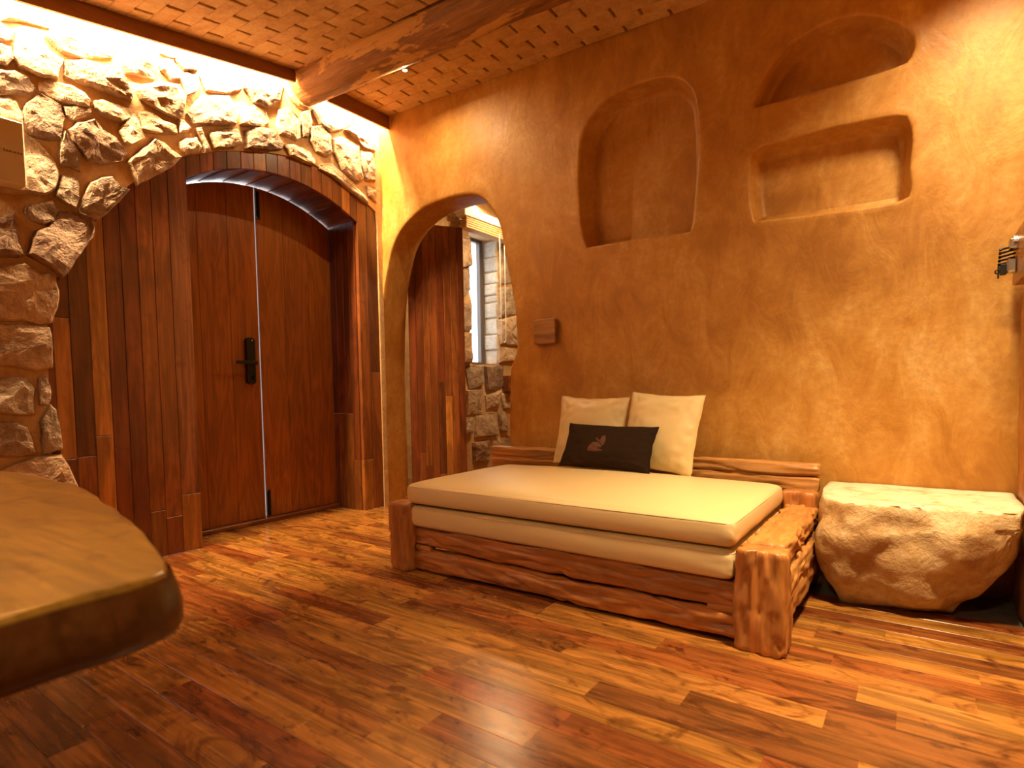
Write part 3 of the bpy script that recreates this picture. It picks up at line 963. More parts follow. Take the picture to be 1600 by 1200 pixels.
# reveal boards either side
xs = [-4.19, -4.075, -3.985, -3.905, -3.8285]
for side, yf, yb_ in (('R', 3.205, 3.225), ('L', 1.861, 1.842)):
    for i in range(4):
        cs = random.choice([[0.0], [0.0, 0.43], [0.0, 0.82]])
        for k, z0 in enumerate(cs):
            z1 = cs[k + 1] if k < len(cs) - 1 else zi(yf) + 0.01
            g = prism([(xs[i] + .0006, z0), (xs[i + 1] - .0006, z0), (xs[i + 1] - .0006, z1 - .001), (xs[i] + .0006, z1 - .001)], 'y', yb_, yf, 0.003)
            mesh('reveal_board', g[0], g[1], M['wood_z'], surround, False, jit(random.choice([DRED, DRED, MIDR, BROWN]), 0.15))

# ---- entrance door: two leaves with an arched head
door1 = empty('door_1', (-4.15, 2.53, 0.0))
setp(door1, 'double entrance door of dark grained wood with an arched head', None, None, 'structure')
VEN = (0.32, 0.094, 0.014)
leafs = []
for (a, b) in ((1.866, 2.5245), (2.5345, 3.202)):
    m = 14
    poly = [(a, 0.031), (b, 0.031)] + [(b + (a - b) * s / m, zi(b + (a - b) * s / m) - 0.015) for s in range(m + 1)]
    g = prism(poly, 'x', -4.172, -4.15, 0.003)
    leafs.append(mesh('door_leaf', g[0], g[1], M['veneer'], door1, False, VEN))
    # veneer strips proud by a hair
    for k in range(3):
        ya, yb = a + (b - a) * k / 3 + .0012, a + (b - a) * (k + 1) / 3 - .0012
        poly = [(ya, 0.037), (yb, 0.037)] + [(yb + (ya - yb) * s / 4, zi(yb + (ya - yb) * s / 4) - 0.018) for s in range(5)]
        g = prism(poly, 'x', -4.151, -4.1475, 0.0008)
        mesh('veneer_strip', g[0], g[1], M['veneer'], leafs[-1], False, jit(VEN, 0.10))
g = box_geo(-4.20, -4.105, 1.866, 3.199, 0.0, 0.032, 0.004)
mesh('threshold', g[0], g[1], M['wood_y'], door1, False, MIDR)
# lock: long black escutcheon with lever, sensor and thumb turn
def rbox_x(x0, x1, yc, zc, w, h, r):
    sec = rrect(w, h, r, 5)
    poly = [(yc + a, zc + b) for a, b in sec]
    return prism(poly, 'x', x0, x1, 0.004)
lk = rbox_x(-4.148, -4.122, 2.441, 1.25, 0.072, 0.352, 0.026)
lock = mesh('lock_body', lk[0], lk[1], M['black_metal'], leafs[0], False)
g = merge_geo(lathe([(0.017, 0.0), (0.017, 0.03), (0.012, 0.034)], (-4.124, 2.458, 1.235), 'x', 16), box_geo(-4.098, -4.082, 2.305, 2.474, 1.224, 1.248, 0.004))
mesh('handle', g[0], g[1], M['black_metal'], lock)
g = lathe([(0.006, 0.0), (0.006, 0.003), (0.003, 0.004)], (-4.123, 2.452, 1.405), 'x', 12)
mesh('sensor', g[0], g[1], M['steel'], lock)
g = merge_geo(lathe([(0.016, 0.0), (0.016, 0.006)], (-4.123, 2.452, 1.125), 'x', 16), box_geo(-4.118, -4.103, 2.447, 2.457, 1.105, 1.145, 0.002))
mesh('thumb_turn', g[0], g[1], M['black_metal'], lock)
for z0, z1 in ((2.335, 2.545), (0.045, 0.25)):
    yc = 2.553
    zmid = z0 if z1 > 1 else z1
    b1 = box_geo(-4.1485, -4.140, yc - .016, yc + .016, z0, z1, 0.002)
    b2 = lathe([(0.006, z0 + .004), (0.006, z1 - .004)], (-4.136, yc, 0), 'z', 10)
    b3 = box_geo(-4.142, -4.122, yc - .02, yc + .004, zmid - .012 if z1 < 1 else zmid, zmid if z1 < 1 else zmid + .012, 0.002)
    g = merge_geo(b1, b2, b3)
    mesh('bolt', g[0], g[1], M['black_metal'], leafs[1])

# ---- window off to the left (outside the picture) that gives the cool sheen on the floor
w2 = empty('window_2', (-4.1, -0.075, 0.60)); setp(w2, 'small window in the stone wall left of the entrance', None, None, 'structure')
for (a, b, c, d) in ((-0.50, -0.45, 0.60, 1.75), (0.30, 0.35, 0.60, 1.75), (-0.45, 0.30, 0.60, 0.65), (-0.45, 0.30, 1.70, 1.75)):
    g = box_geo(-4.12, -4.07, a, b, c, d, 0.004); mesh('window_frame', g[0], g[1], M['frame_metal'], w2)
g = box_geo(-4.10, -4.094, -0.45, 0.30, 0.65, 1.70); mesh('pane', g[0], g[1], M['glass'], w2)

# ---- other walls
v, f = box_geo(0.475, 2.7, 2.5, 3.75, -0.15, 3.5)
struct('wall_right', v, f, M['plaster'], 'narrow return of rough plaster at the right hand corner')
v, f = box_geo(-4.2, 2.7, -2.75, -2.6, -0.15, 3.5)
struct('wall_front', v, f, M['plaster'], 'plaster wall behind the viewer')
v, f = box_geo(2.6, 2.75, -2.75, 2.5, -0.15, 3.5)
struct('wall_far_right', v, f, M['plaster'], 'plaster wall on the far right side')

# ---- the room beyond the arch
XS = -4.2
jag = [(5.14, 1.31), (5.71, 1.305), (5.715, 1.7), (5.71, 2.2), (5.715, 2.83), (5.17, 2.83), (5.15, 2.70), (5.19, 2.55), (5.17, 2.42), (5.15, 2.26), (5.16, 2.12), (5.20, 2.02), (5.18, 1.86), (5.17, 1.70), (5.14, 1.62), (5.16, 1.45)]
wall_beyond = stone_shell('wall_beyond', XS, -4.50, 3.5, 7.6, 3.5, [jag], 'stone wall with a narrow window seen through the arch', M['mortar'])
STONES2 = """5.05,1.27 5.37,1.29 5.36,1.07 5.11,1.01
5.39,1.28 5.78,1.30 5.75,1.04 5.43,0.99
5.04,1.00 5.36,1.01 5.34,0.75 5.07,0.72
5.41,0.94 5.70,0.99 5.64,0.79 5.43,0.77
5.23,0.72 5.60,0.72 5.63,0.45 5.20,0.46
5.72,0.95 5.98,1.00 5.97,0.78 5.76,0.77
5.66,0.72 5.80,0.75 5.85,0.48 5.69,0.50
5.16,0.39 5.45,0.40 5.47,0.24 5.42,0.16 5.17,0.17
5.52,0.38 5.89,0.42 5.96,0.26 5.81,0.07 5.54,0.13
4.91,0.70 5.15,0.69 5.14,0.51 4.90,0.50
4.92,2.71 5.15,2.73 5.17,2.42 4.91,2.34
4.91,2.31 5.15,2.37 5.15,2.15 5.03,2.04 4.90,2.05
4.90,1.98 5.18,1.99 5.17,1.70 4.88,1.64
4.88,1.60 5.17,1.65 5.14,1.32 4.88,1.31
5.74,2.80 5.93,2.78 5.99,2.36 5.73,2.28
5.73,2.24 6.01,2.28 6.06,1.97 5.72,1.89
5.71,1.85 6.07,1.93 6.14,1.56 5.73,1.57
5.72,1.53 6.03,1.52 6.07,1.38 5.70,1.34
6.03,2.80 6.24,2.80 6.28,2.40 6.04,2.37
6.10,2.29 6.33,2.28 6.35,1.91 6.12,1.97
4.82,3.02 5.05,3.06 5.04,2.86 4.82,2.85"""
for i, poly in enumerate(parse(STONES2)):
    g = stone_geo(poly, XS, random.uniform(.03, .05), 900 + i * 3.1)
    mesh('stone', g[0], g[1], M['stone'], wall_beyond, False, stone_color())
# dressed blocks of the window reveal, daylight painted in as a paler stone colour
zs = [1.31, 1.49, 1.68, 1.88, 2.07, 2.16, 2.30, 2.44, 2.62, 2.82]
for i in range(len(zs) - 1):
    poly = [(-4.40, zs[i] + .008), (-4.205 + random.uniform(-.012, .012), zs[i] + .008), (-4.205 + random.uniform(-.012, .012), zs[i + 1] - .006), (-4.40, zs[i + 1] - .006)]
    g = prism(resample(poly, 0.06), 'y', 5.73, 5.695 + random.uniform(-.012, .008), 0.012)
    mesh('reveal_stone', g[0], g[1], M['daylit_stone'], wall_beyond, False, tuple([random.uniform(.85, 1.1)] * 3))
w1 = empty('window_1', (-4.44, 5.42, 1.31)); setp(w1, 'narrow metal framed window in the stone wall beyond the arch', None, None, 'structure')
for (a, b, c, d) in ((5.13, 5.18, 1.31, 2.83), (5.63, 5.695, 1.31, 2.83), (5.18, 5.63, 1.31, 1.345), (5.18, 5.63, 2.79, 2.83)):
    g = box_geo(-4.47, -4.41, a, b, c, d, 0.004); mesh('window_frame', g[0], g[1], M['frame_metal'], w1)
g = box_geo(-4.445, -4.439, 5.18, 5.63, 1.345, 2.79); mesh('pane', g[0], g[1], M['glass'], w1)
v, f = box_geo(-4.5, -1.5, 7.5, 7.65, -0.15, 3.5)
struct('wall_beyond_back', v, f, M['plaster'], 'plaster wall at the end of the room beyond the arch')
v, f = box_geo(-1.65, -1.5, 3.7, 7.6, -0.15, 3.5)
struct('wall_beyond_right', v, f, M['plaster'], 'plaster wall at the side of the room beyond the arch')

# plank door leaf standing open behind the arch
hx, hy = -3.815, 3.80
du = Vector((-3.518 - hx, 4.234 - hy, 0)); Ld = du.length; du.normalize(); dn = Vector((du.y, -du.x, 0))
door2 = empty('door_2', (hx, hy, 0.0)); setp(door2, 'open door leaf of narrow reddish boards standing behind the arch', None, None, 'structure')
nd = 8
dcs = [[(0.02, DRED)], [(0.02, MIDR), (0.43, DRED)], [(0.02, DRED), (0.30, MIDR)], [(0.02, MIDR)], [(0.02, BROWN), (0.22, DARK), (1.08, DRED)], [(0.02, HONEY), (0.95, MIDR)], [(0.02, MIDR)], [(0.02, DRED)]]
for i in range(nd):
    a, b = Ld * i / nd + .0008, Ld * (i + 1) / nd - .0008
    for k, (z0, c) in enumerate(dcs[i]):
        z1 = dcs[i][k + 1][0] if k < len(dcs[i]) - 1 else 2.525
        g = box_geo(a, b, -0.0175, 0.0175, z0, z1 - .001, 0.003)
        V = [tuple(Vector((hx, hy, 0)) + du * p[0] + dn * p[1] + Vector((0, 0, p[2]))) for p in g[0]]
        mesh('board', V, g[1], M['wood_z'], door2, False, jit(c, 0.1))

# ------------------------------------------------------------------ the log beam and lamp
nb_ = 48
sec = circle(0.152, 28)
g = loft(sec, 6.3, (-3.83, 2.725, 3.300), (0, 1, 0), (0, 0, 1), Vector((1.0, 0.038, -0.014)).normalized(), 60, 0.016, 1.2, 7.0, 3.0, 0.015, 0.0, -0.06, 0.010)
o = mesh('log_beam', g[0], g[1], M['beam'], None, True)
setp(o, 'thick round weathered log beam running under the brick ceiling', 'beam')
g = lathe([(0.19, -0.028), (0.185, 0.0), (0.170, 0.012), (0.150, 0.012)], (-3.775, 2.727, 3.300), 'x', 28)
mesh('beam_collar', [(x, y + .012 * noise.noise((y * 9, z * 9, 1)), z + .012 * noise.noise((y * 9, z * 9, 5))) for x, y, z in g[0]], g[1], M['mortar'], o, False)['label'] = 'plaster collar where the log enters the stone wall'

lx, ly = -2.98, 2.995
lz = cz(lx, ly)
dl = empty('ceiling_downlight', (lx, ly, lz - 0.03)); setp(dl, 'tiny glowing spotlight on the ceiling beside the log beam', 'lamp')
g = lathe([(0.030, 0.035), (0.030, 0.006), (0.026, 0.0), (0.018, 0.0), (0.016, 0.008)], (lx, ly, lz - 0.03), 'z', 20)
mesh('housing', g[0], g[1], M['brick'], dl, True)
g = lathe([(0.0165, 0.004), (0.012, 0.001), (0.004, 0.0)], (lx, ly, lz - 0.031), 'z', 16)
mesh('lamp_face', g[0], g[1], M['lamp'], dl, True)
disc('downlight_beam', (lx, ly, lz - 0.04), (lx + 0.15, ly, 0), 0.03, 15, WARM2, 165)

# ------------------------------------------------------------------ daybed
bed = empty('daybed', (-1.47, 2.80, 0.0))
setp(bed, 'daybed frame of rough carved logs with heavy corner posts', 'bed')
CARV = (0.50, 0.200, 0.048)
CARV2 = (0.44, 0.165, 0.040)
CARVL = (0.54, 0.25, 0.068)
def lobed(w, d, lobes, groove, r):
    """section of logs grown together: a rounded block with grooves between its lobes"""
    out = []
    for a, b in rrect(w, d, r, 5):
        out.append((a, b))
    dense = []
    n = len(out)
    for i in range(n):
        p, q = Vector(out[i]), Vector(out[(i + 1) % n])
        m = max(1, int((q - p).length / 0.008))
        for s in range(m): dense.append(p.lerp(q, s / m))
    res = []
    for p in dense:
        k = 1.0
        for j in range(1, lobes):
            gx = -w / 2 + w * j / lobes
            k -= groove * math.exp(-((p.x - gx) / 0.013) ** 2)
        res.append((p.x, p.y * k))
    return res
def timber(name, sec, L, o, u, v, w, color, mat, nseg=28, amp=0.010, fl=6.0, fa=26.0, seed=1, bevel=0.014, lump=0.004):
    g = loft(sec, L, o, u, v, w, nseg, amp, fl, fa, seed, bevel, 0.0, 0.0, lump)
    return mesh(name, g[0], g[1], M[mat], bed, True, color)
X, Y, Z = Vector((1, 0, 0)), Vector((0, 1, 0)), Vector((0, 0, 1))
# posts
timber('post', lobed(0.186, 0.120, 2, 0.17, 0.034), 0.388, (-0.466, 2.288, 0.0), X, Y, Z, CARV, 'carved_z', 40, 0.018, 5.0, 26, 4.0)
timber('post', lobed(0.170, 0.130, 2, 0.15, 0.030), 0.378, (-2.353, 2.285, 0.0), X, Y, Z, CARV2, 'carved_z', 36, 0.013, 5.0, 24, 14.0)
timber('post', lobed(0.165, 0.130, 2, 0.15, 0.030), 0.462, (-0.482, 3.235, 0.0), X, Y, Z, CARV2, 'carved_z', 36, 0.013, 5.0, 24, 24.0)
timber('post', lobed(0.165, 0.130, 2, 0.15, 0.030), 0.462, (-2.353, 3.235, 0.0), X, Y, Z, CARV2, 'carved_z', 36, 0.013, 5.0, 24, 34.0)
# front rails
timber('front_rail', lobed(0.062, 0.112, 1, 0, 0.018), 1.74, (-2.29, 2.305, 0.196), Y, Z, X, CARV2, 'carved_x', 120, 0.017, 3.4, 30, 6.0, 0.01, 0.006)
timber('front_rail', lobed(0.070, 0.105, 1, 0, 0.020), 1.74, (-2.29, 2.305, 0.068), Y, Z, X, CARV2, 'carved_x', 120, 0.017, 3.2, 28, 16.0, 0.01, 0.005)
for sx in (-2.225, -0.615):
    timber('rail_spacer', lobed(0.05, 0.032, 1, 0, 0.008), 0.11, (sx - .055, 2.305, 0.132), Y, Z, X, CARVL, 'carved_x', 6, 0.004, 4, 30, 8.0, 0.006, 0.001)
# side rails
for sx, sd in ((-0.470, 1.0), (-2.353, 7.0)):
    timber('side_board', lobed(0.155, 0.085, 1, 0, 0.022), 0.86, (sx, 2.34, 0.352), X, Z, Y, CARV, 'carved_y', 70, 0.014, 10.0, 26, 50 + sd, 0.012, 0.004)
    timber('side_rail', lobed(0.060, 0.20, 1, 0, 0.022), 0.83, (sx + 0.055 * (1 if sd == 1.0 else -1), 2.345, 0.185), X, Z, Y, CARVL, 'carved_y', 60, 0.016, 4.0, 26, 60 + sd, 0.012, 0.006)
# back boards
timber('back_board', lobed(0.085, 0.068, 1, 0, 0.018), 2.128, (-2.535, 3.352, 0.556), Y, Z, X, CARVL, 'carved_x', 110, 0.012, 2.6, 24, 71.0, 0.014, 0.004)
timber('back_board', lobed(0.075, 0.080, 1, 0, 0.018), 2.120, (-2.53, 3.350, 0.484), Y, Z, X, CARVL, 'carved_x', 110, 0.012, 2.6, 24, 81.0, 0.014, 0.004)
timber('back_rail', lobed(0.06, 0.16, 1, 0, 0.018), 1.75, (-2.29, 3.262, 0.20), Y, Z, X, CARV2, 'carved_x', 30, 0.010, 2.6, 26, 91.0, 0.012, 0.004)
g = box_geo(-2.27, -0.555, 2.33, 3.24, 0.215, 0.247, 0.004)
mesh('slat_base', g[0], g[1], M['wood_x'], bed, False, CARV2)

# ------------------------------------------------------------------ mattresses
def mattress(name, x0, x1, y0, y1, z0, z1, r, crown, bulge, seed, label):
    bm = bmesh.new()
    bmesh.ops.create_cube(bm, size=2)
    bmesh.ops.subdivide_edges(bm, edges=list(bm.edges), cuts=27, use_grid_fill=True)
    cx, cy, cz_ = (x0 + x1) / 2, (y0 + y1) / 2, (z0 + z1) / 2
    hx_, hy_, hz_ = (x1 - x0) / 2, (y1 - y0) / 2, (z1 - z0) / 2
    for v in bm.verts:
        u = Vector([math.copysign(1 - (1 - abs(c)) ** 1.9, c) for c in v.co])
        p = Vector((u.x * hx_, u.y * hy_, u.z * hz_))
        inn = Vector([max(-h + rr, min(h - rr, c)) for c, h, rr in zip(p, (hx_, hy_, hz_), (r * 1.6, r * 1.6, r))])
        d = p - inn
        e = Vector((d.x / 1.6, d.y / 1.6, d.z))
        if e.length > 1e-6:
            e = e.normalized() * r
            p = inn + Vector((e.x * 1.6, e.y * 1.6, e.z))
        ex = (1 - abs(u.x) ** 2.6) * (1 - abs(u.y) ** 2.6)
        if p.z > 0: p.z += crown * ex * (p.z / hz_)
        side = 1 - (p.z / hz_) ** 2 if abs(p.z) < hz_ else 0
        m = max(abs(u.x), abs(u.y))
        if m > 0.75:
            k = bulge * side
            p.x += math.copysign(k * (abs(u.x) > 0.9), u.x); p.y += math.copysign(k * (abs(u.y) > 0.9), u.y)
        corner = max(0.0, abs(u.x) - .80) * max(0.0, abs(u.y) - .72) * 12
        w = p + Vector((cx, cy, cz_))
        n = noise.noise((w.x * 2.2 + seed, w.y * 2.2, w.z * 4)) * 0.004 + corner * noise.noise((w.x * 26, w.y * 26, w.z * 30 + seed)) * 0.006
        v.co = w + Vector((math.copysign(n, u.x) if abs(u.x) > .9 else 0, math.copysign(n, u.y) if abs(u.y) > .9 else 0, n if p.z > hz_ * .8 else 0))
    for i, v in enumerate(bm.verts): v.index = i
    V = [v.co.copy() for v in bm.verts]; F = [tuple(v.index for v in f.verts) for f in bm.faces]
    bm.free()
    o = mesh(name, V, F, M['leather'], None, True)
    setp(o, label, 'mattress')
    # piping round the upper and lower seam
    for zz, ins in ((z1 - r * 0.75, 0.0),):
        path = []
        R2 = r * 1.6
        for qx, qy, a0 in ((x1 - R2, y1 - R2, 0), (x0 + R2, y1 - R2, 90), (x0 + R2, y0 + R2, 180), (x1 - R2, y0 + R2, 270)):
            for i in range(7):
                t = math.radians(a0 + 15 * i)
                rr = R2 + 0.0045
                path.append((qx + rr * math.cos(t), qy + rr * math.sin(t), zz + noise.noise((qx + i, qy, seed)) * .001))
        g = tube(path, 0.0024, 6, True)
        mesh('piping', g[0], g[1], M['leather_pipe'], o, True)
    return o
mattress('mattress', -2.292, -0.572, 2.252, 3.205, 0.250, 0.372, 0.022, 0.0, 0.008, 3.0, 'lower cream leather mattress lying directly on the log frame')
mattress('mattress', -2.300, -0.566, 2.246, 3.205, 0.378, 0.494, 0.024, 0.054, 0.010, 8.0, 'upper cream leather mattress carrying the cushions')

# ------------------------------------------------------------------ cushions
def pillow_fn(a, b, T, seed, wr=0.020):
    def f(u, v, side):
        x = a * u * (1 - 0.055 * (1 - v * v) * (0.4 + 0.6 * u * u)) + 0.004 * noise.noise((v * 3, seed, u))
        z = b * v * (1 - 0.065 * (1 - u * u) * (0.4 + 0.6 * v * v)) + 0.006 * noise.noise((u * 3, v * 2, seed + 4))
        q = max(0.0, (1 - u * u) * (1 - v * v))
        h = T * q ** 0.50 * (0.92 + 0.14 * noise.noise((u * 1.3, v * 1.3, seed + side)))
        e = max(abs(u), abs(v))
        w = wr * max(0.0, e - 0.35) * noise.noise((u * 7 + seed, v * 7, side * 3.0)) * min(1, q * 9)
        w -= wr * 0.7 * abs(noise.noise((u * 3.2 + v * 2.6 + seed, v * 3 - u * 2.4, 2.0))) * min(1, q * 6) * 0.6
        return Vector((x, -side * max(0.0015 if q <= 0 else 0.002, h + w), z))
    return f
def pillow(name, base, a, b, T, lean, yaw, roll, seed, mat, label, n=30):
    fn = pillow_fn(a, b, T, seed)
    mtx = Matrix.Translation(base) @ Matrix.Rotation(yaw, 4, 'Z') @ Matrix.Rotation(-lean, 4, 'X') @ Matrix.Rotation(roll, 4, 'Y') @ Matrix.Translation((0, 0, b))
    V, F = [], []
    idx = {}
    def vid(i, j, s):
        edge = i in (0, n) or j in (0, n)
        k = (i, j, 0 if edge else s)
        if k not in idx:
            u = -1 + 2 * i / n; v = -1 + 2 * j / n
            u = math.copysign(1 - (1 - abs(u)) ** 1.5, u); v = math.copysign(1 - (1 - abs(v)) ** 1.5, v)
            p = fn(u, v, s)
            if edge: p.y = 0.004 * noise.noise((u * 4, v * 4, seed))
            idx[k] = len(V); V.append(mtx @ p)
        return idx[k]
    for s in (1, -1):
        for i in range(n):
            for j in range(n):
                F.append((vid(i, j, s), vid(i + 1, j, s), vid(i + 1, j + 1, s), vid(i, j + 1, s)))
    e = empty(name, Vector(base)); setp(e, label, 'cushion')
    mesh('cover', V, F, mat, e, True)
    # seam along the edge
    path = []
    m = 24
    for (u0, v0, u1, v1) in ((-1, -1, 1, -1), (1, -1, 1, 1), (1, 1, -1, 1), (-1, 1, -1, -1)):
        for s in range(m):
            u, v = u0 + (u1 - u0) * s / m, v0 + (v1 - v0) * s / m
            p = fn(u, v, 1); p.y = 0.004 * noise.noise((u * 4, v * 4, seed)); path.append(mtx @ p)
    g = tube(path, 0.0035, 6, True)
    mesh('seam', g[0], g[1], mat, e, True)
    return e, fn, mtx
pillow('cushion', (-1.655, 3.135, 0.531), 0.228, 0.215, 0.078, math.radians(15), math.radians(3), math.radians(1.5), 2.0, M['leather'], 'cream square cushion leaning on the back board, left of its twin')
pillow('cushion', (-1.215, 3.105, 0.527), 0.226, 0.228, 0.080, math.radians(17), math.radians(-6), math.radians(3.0), 5.0, M['leather'], 'cream square cushion leaning on the back board, right and slightly taller')
e3, fn3, m3 = pillow('cushion', (-1.435, 2.905, 0.548), 0.272, 0.140, 0.062, math.radians(32), math.radians(4), math.radians(1.5), 9.0, M['black_leather'], 'small dark brown oblong cushion with a reddish leaf emblem')
def motif(px, py):
    t = (py - 418) / 407.0
    lft, rgt = 335 - 145 * t, 1050 - 105 * t
    return (2 * (px - lft) / (rgt - lft) - 1, 0.76 - 2 * t)
for pl in ([(490, 655), (500, 632), (520, 600), (545, 578), (575, 570), (600, 574), (618, 592), (622, 615), (606, 622), (584, 618), (590, 632), (624, 640), (612, 650), (580, 656), (560, 660), (520, 655)],
           [(575, 533), (590, 530), (604, 548), (612, 562), (622, 528), (636, 508), (660, 500), (660, 530), (655, 562), (640, 594), (625, 606), (622, 588), (612, 574), (590, 560)]):
    uv = [motif(*p) for p in pl]
    lo = (min(p[0] for p in uv), min(p[1] for p in uv)); hi = (max(p[0] for p in uv), max(p[1] for p in uv))
    ex = grid_pts(lo[0], hi[0], lo[1], hi[1], 0.04, lambda x, z: inpoly(x, z, uv))
    vs, fs = cdt_face(resample(uv, 0.03), [], ex, lambda x, z: inpoly(x, z, uv))
    V = []
    for (u, v) in vs:
        p = fn3(u, v, 1); p.y -= 0.0016; V.append(m3 @ p)
    mesh('emblem', V, fs, M['emblem'], e3, False)['label'] = 'reddish brown leaf emblem'

# ------------------------------------------------------------------ boulder seat
def boulder():
    P = [(-.378, 3.468, .488), (-.376, 3.20, .490), (-.345, 2.99, .485), (-.245, 2.875, .485), (-.10, 2.93, .490), (0.0, 2.965, .490), (.19, 2.945, .489), (.335, 2.955, .488), (.362, 3.1, .488), (.362, 3.468, .488),
         (-.382, 3.4, .30), (-.384, 3.06, .30), (-.365, 2.93, .30), (-.245, 2.845, .34), (-.05, 2.865, .37), (.17, 2.885, .40), (.345, 2.925, .42), (.362, 3.05, .40),
         (-.375, 3.35, .12), (-.372, 2.98, .14), (-.245, 2.89, .17), (-.02, 2.905, .20), (.17, 2.95, .22), (.29, 3.0, .26), (.35, 3.3, .3),
         (-.33, 3.35, -.01), (-.27, 3.01, -.012), (-.14, 2.975, .04), (0.08, 2.99, .05), (.14, 3.10, -.012), (.25, 3.07, .13), (.12, 3.35, -.01)]
    bm = bmesh.new()
    vs = [bm.verts.new(p) for p in P]
    r = bmesh.ops.convex_hull(bm, input=vs)
    bmesh.ops.delete(bm, geom=[v for v in bm.verts if not v.link_faces], context='VERTS')
    bmesh.ops.triangulate(bm, faces=bm.faces)
    for it in range(5):
        es = [e for e in bm.edges if e.calc_length() > 0.035]
        if not es: break
        bmesh.ops.subdivide_edges(bm, edges=es, cuts=1)
        bmesh.ops.triangulate(bm, faces=bm.faces)
    bm.normal_update()
    for v in bm.verts:
        p = v.co
        n = v.normal
        d = 0.034 * noise.noise(p * 5 + Vector((3, 1, 7))) + 0.014 * noise.noise(p * 12) + 0.005 * noise.noise(p * 27)
        vd = noise.voronoi(p * 4.2 + Vector((1.5, 0.4, 2.2)))[0]
        d += 0.055 * (0.42 - vd[0])
        k = min(1.0, max(0.0, (0.474 - p.z) / 0.07))
        v.co = p + n * d * (0.10 + 0.90 * k) * (0.3 + 0.7 * min(1.0, max(0.0, (p.z + 0.012) / 0.12)))
        if v.co.z > 0.492: v.co.z = 0.492
        if v.co.z < -0.013: v.co.z = -0.013
        v.co.y = min(v.co.y, 3.472); v.co.x = min(v.co.x, 0.364)
        v.co.x = max(v.co.x, -0.374)
    for i, v in enumerate(bm.verts): v.index = i
    V = [v.co.copy() for v in bm.verts]; F = [tuple(v.index for v in f.verts) for f in bm.faces]
    bm.free()
    o = mesh('boulder', V, F, M['boulder'], None, True)
    setp(o, 'big rough tan boulder with a flat cream seat built into the wall corner', 'boulder')
boulder()

# ------------------------------------------------------------------ slab table in the foreground
tab = empty('slab_table', (-1.7, 0.1, 0.0)); setp(tab, 'thick live edge wooden slab table in the near left foreground', 'table')
edge = catmull([(-2.95, -0.30), (-2.99, 0.15), (-2.90, 0.46), (-2.60, 0.588), (-2.33, 0.612), (-2.06, 0.614), (-1.715, 0.576), (-1.327, 0.500), (-1.042, 0.434), (-0.90, 0.395), (-0.855, 0.355), (-0.850, 0.28), (-0.850, 0.186), (-0.848, -0.1), (-0.86, -0.30), (-0.94, -0.36), (-1.9, -0.40), (-2.8, -0.38)], True, 0.035)
V, F = [], []
rings = [(-0.010, 0.750), (-0.003, 0.748), (0.0, 0.742), (0.004, 0.715), (0.008, 0.690), (0.004, 0.666), (-0.010, 0.660)]
n = len(edge)
for k, (o_, z) in enumerate(rings):
    for x, y in offset_poly(edge, o_, True):
        w = 0.010 * noise.noise((x * 8, y * 8, z * 9)) if 0 < k < 6 else 0
        V.append((x + w, y + w, z))
for k in range(len(rings) - 1):
    for i in range(n):
        j = (i + 1) % n
        F.append((k * n + i, k * n + j, (k + 1) * n + j, (k + 1) * n + i))
F.append(tuple(range(n))); F.append(tuple((len(rings) - 1) * n + i for i in range(n)))
o = mesh('table_top', V, F, M['slab_wood'], tab, False, (0.47, 0.265, 0.048))
V, F = [], []
rings = [(0.0025, 0.7405), (0.010, 0.715), (0.014, 0.690), (0.010, 0.666), (0.0, 0.657)]
for k, (o_, z) in enumerate(rings):
    for x, y in offset_poly(edge, o_, True):
        w = 0.010 * noise.noise((x * 8, y * 8, z * 9)) + 0.004 * noise.noise((x * 31, y * 31, z * 30))
        V.append((x + w, y + w, z))
for k in range(len(rings) - 1):
    for i in range(n):
        j = (i + 1) % n
        F.append((k * n + i, k * n + j, (k + 1) * n + j, (k + 1) * n + i))
mesh('live_edge', V, F, M['slab_wood'], tab, True, (0.13, 0.052, 0.014))['label'] = 'dark bark coloured edge of the slab'
for x in (-2.55, -1.75):
    g = loft(rrect(0.11, 0.34, 0.03, 4), 0.665, (x, -0.02, 0.0), X, Y, Z, 14, 0.010, 5, 14, x, 0.012)
    mesh('leg', g[0], g[1], M['carved_z'], tab, True, BROWN)

# ------------------------------------------------------------------ things on the walls
# cream box at the left edge
g = box_geo(-3.76, -3.655, 0.70, 1.010, 2.055, 2.365, 0.006)
eb = empty('wall_box', (-3.70, 0.86, 2.055)); setp(eb, 'cream plastic box fixed high on the stone wall left of the entrance', 'wall box')
mesh('case', g[0], g[1], M['white_plastic'], eb)
parts = []
yy = 0.925
for w_, h_ in ((.005, .013), (.008, .009), (.009, .009), (.004, .009), (.009, .009), (.008, .009), (.009, .009)):
    parts.append(box_geo(-3.6552, -3.6540, yy, yy + w_, 2.204, 2.204 + h_)); yy += w_ + .0035
g = merge_geo(*parts)
mesh('lettering', g[0], g[1], M['grey_print'], eb)

# little wooden cover beside the arch
wc = empty('switch_cover', (-2.13, W - 0.03, 1.31)); setp(wc, 'small square wooden cover with two screws on the plaster beside the arch', 'switch cover')
sec = rrect(0.178, 0.172, 0.014, 4)
g = prism([(-2.132 + a, 1.402 + b) for a, b in sec], 'y', W + 0.02, W - 0.045, 0.004)
mesh('cover_board', g[0], g[1], M['wood_x'], wc, False, (0.30, 0.135, 0.035))
for sx, sz in ((-2.207, 1.398), (-2.063, 1.408)):
    g = lathe([(0.0045, 0.0), (0.004, -0.0035), (0.0015, -0.0045)], (sx, W - 0.045, sz), 'y', 10)
    mesh('screw', g[0], g[1], M['steel'], wc, True)

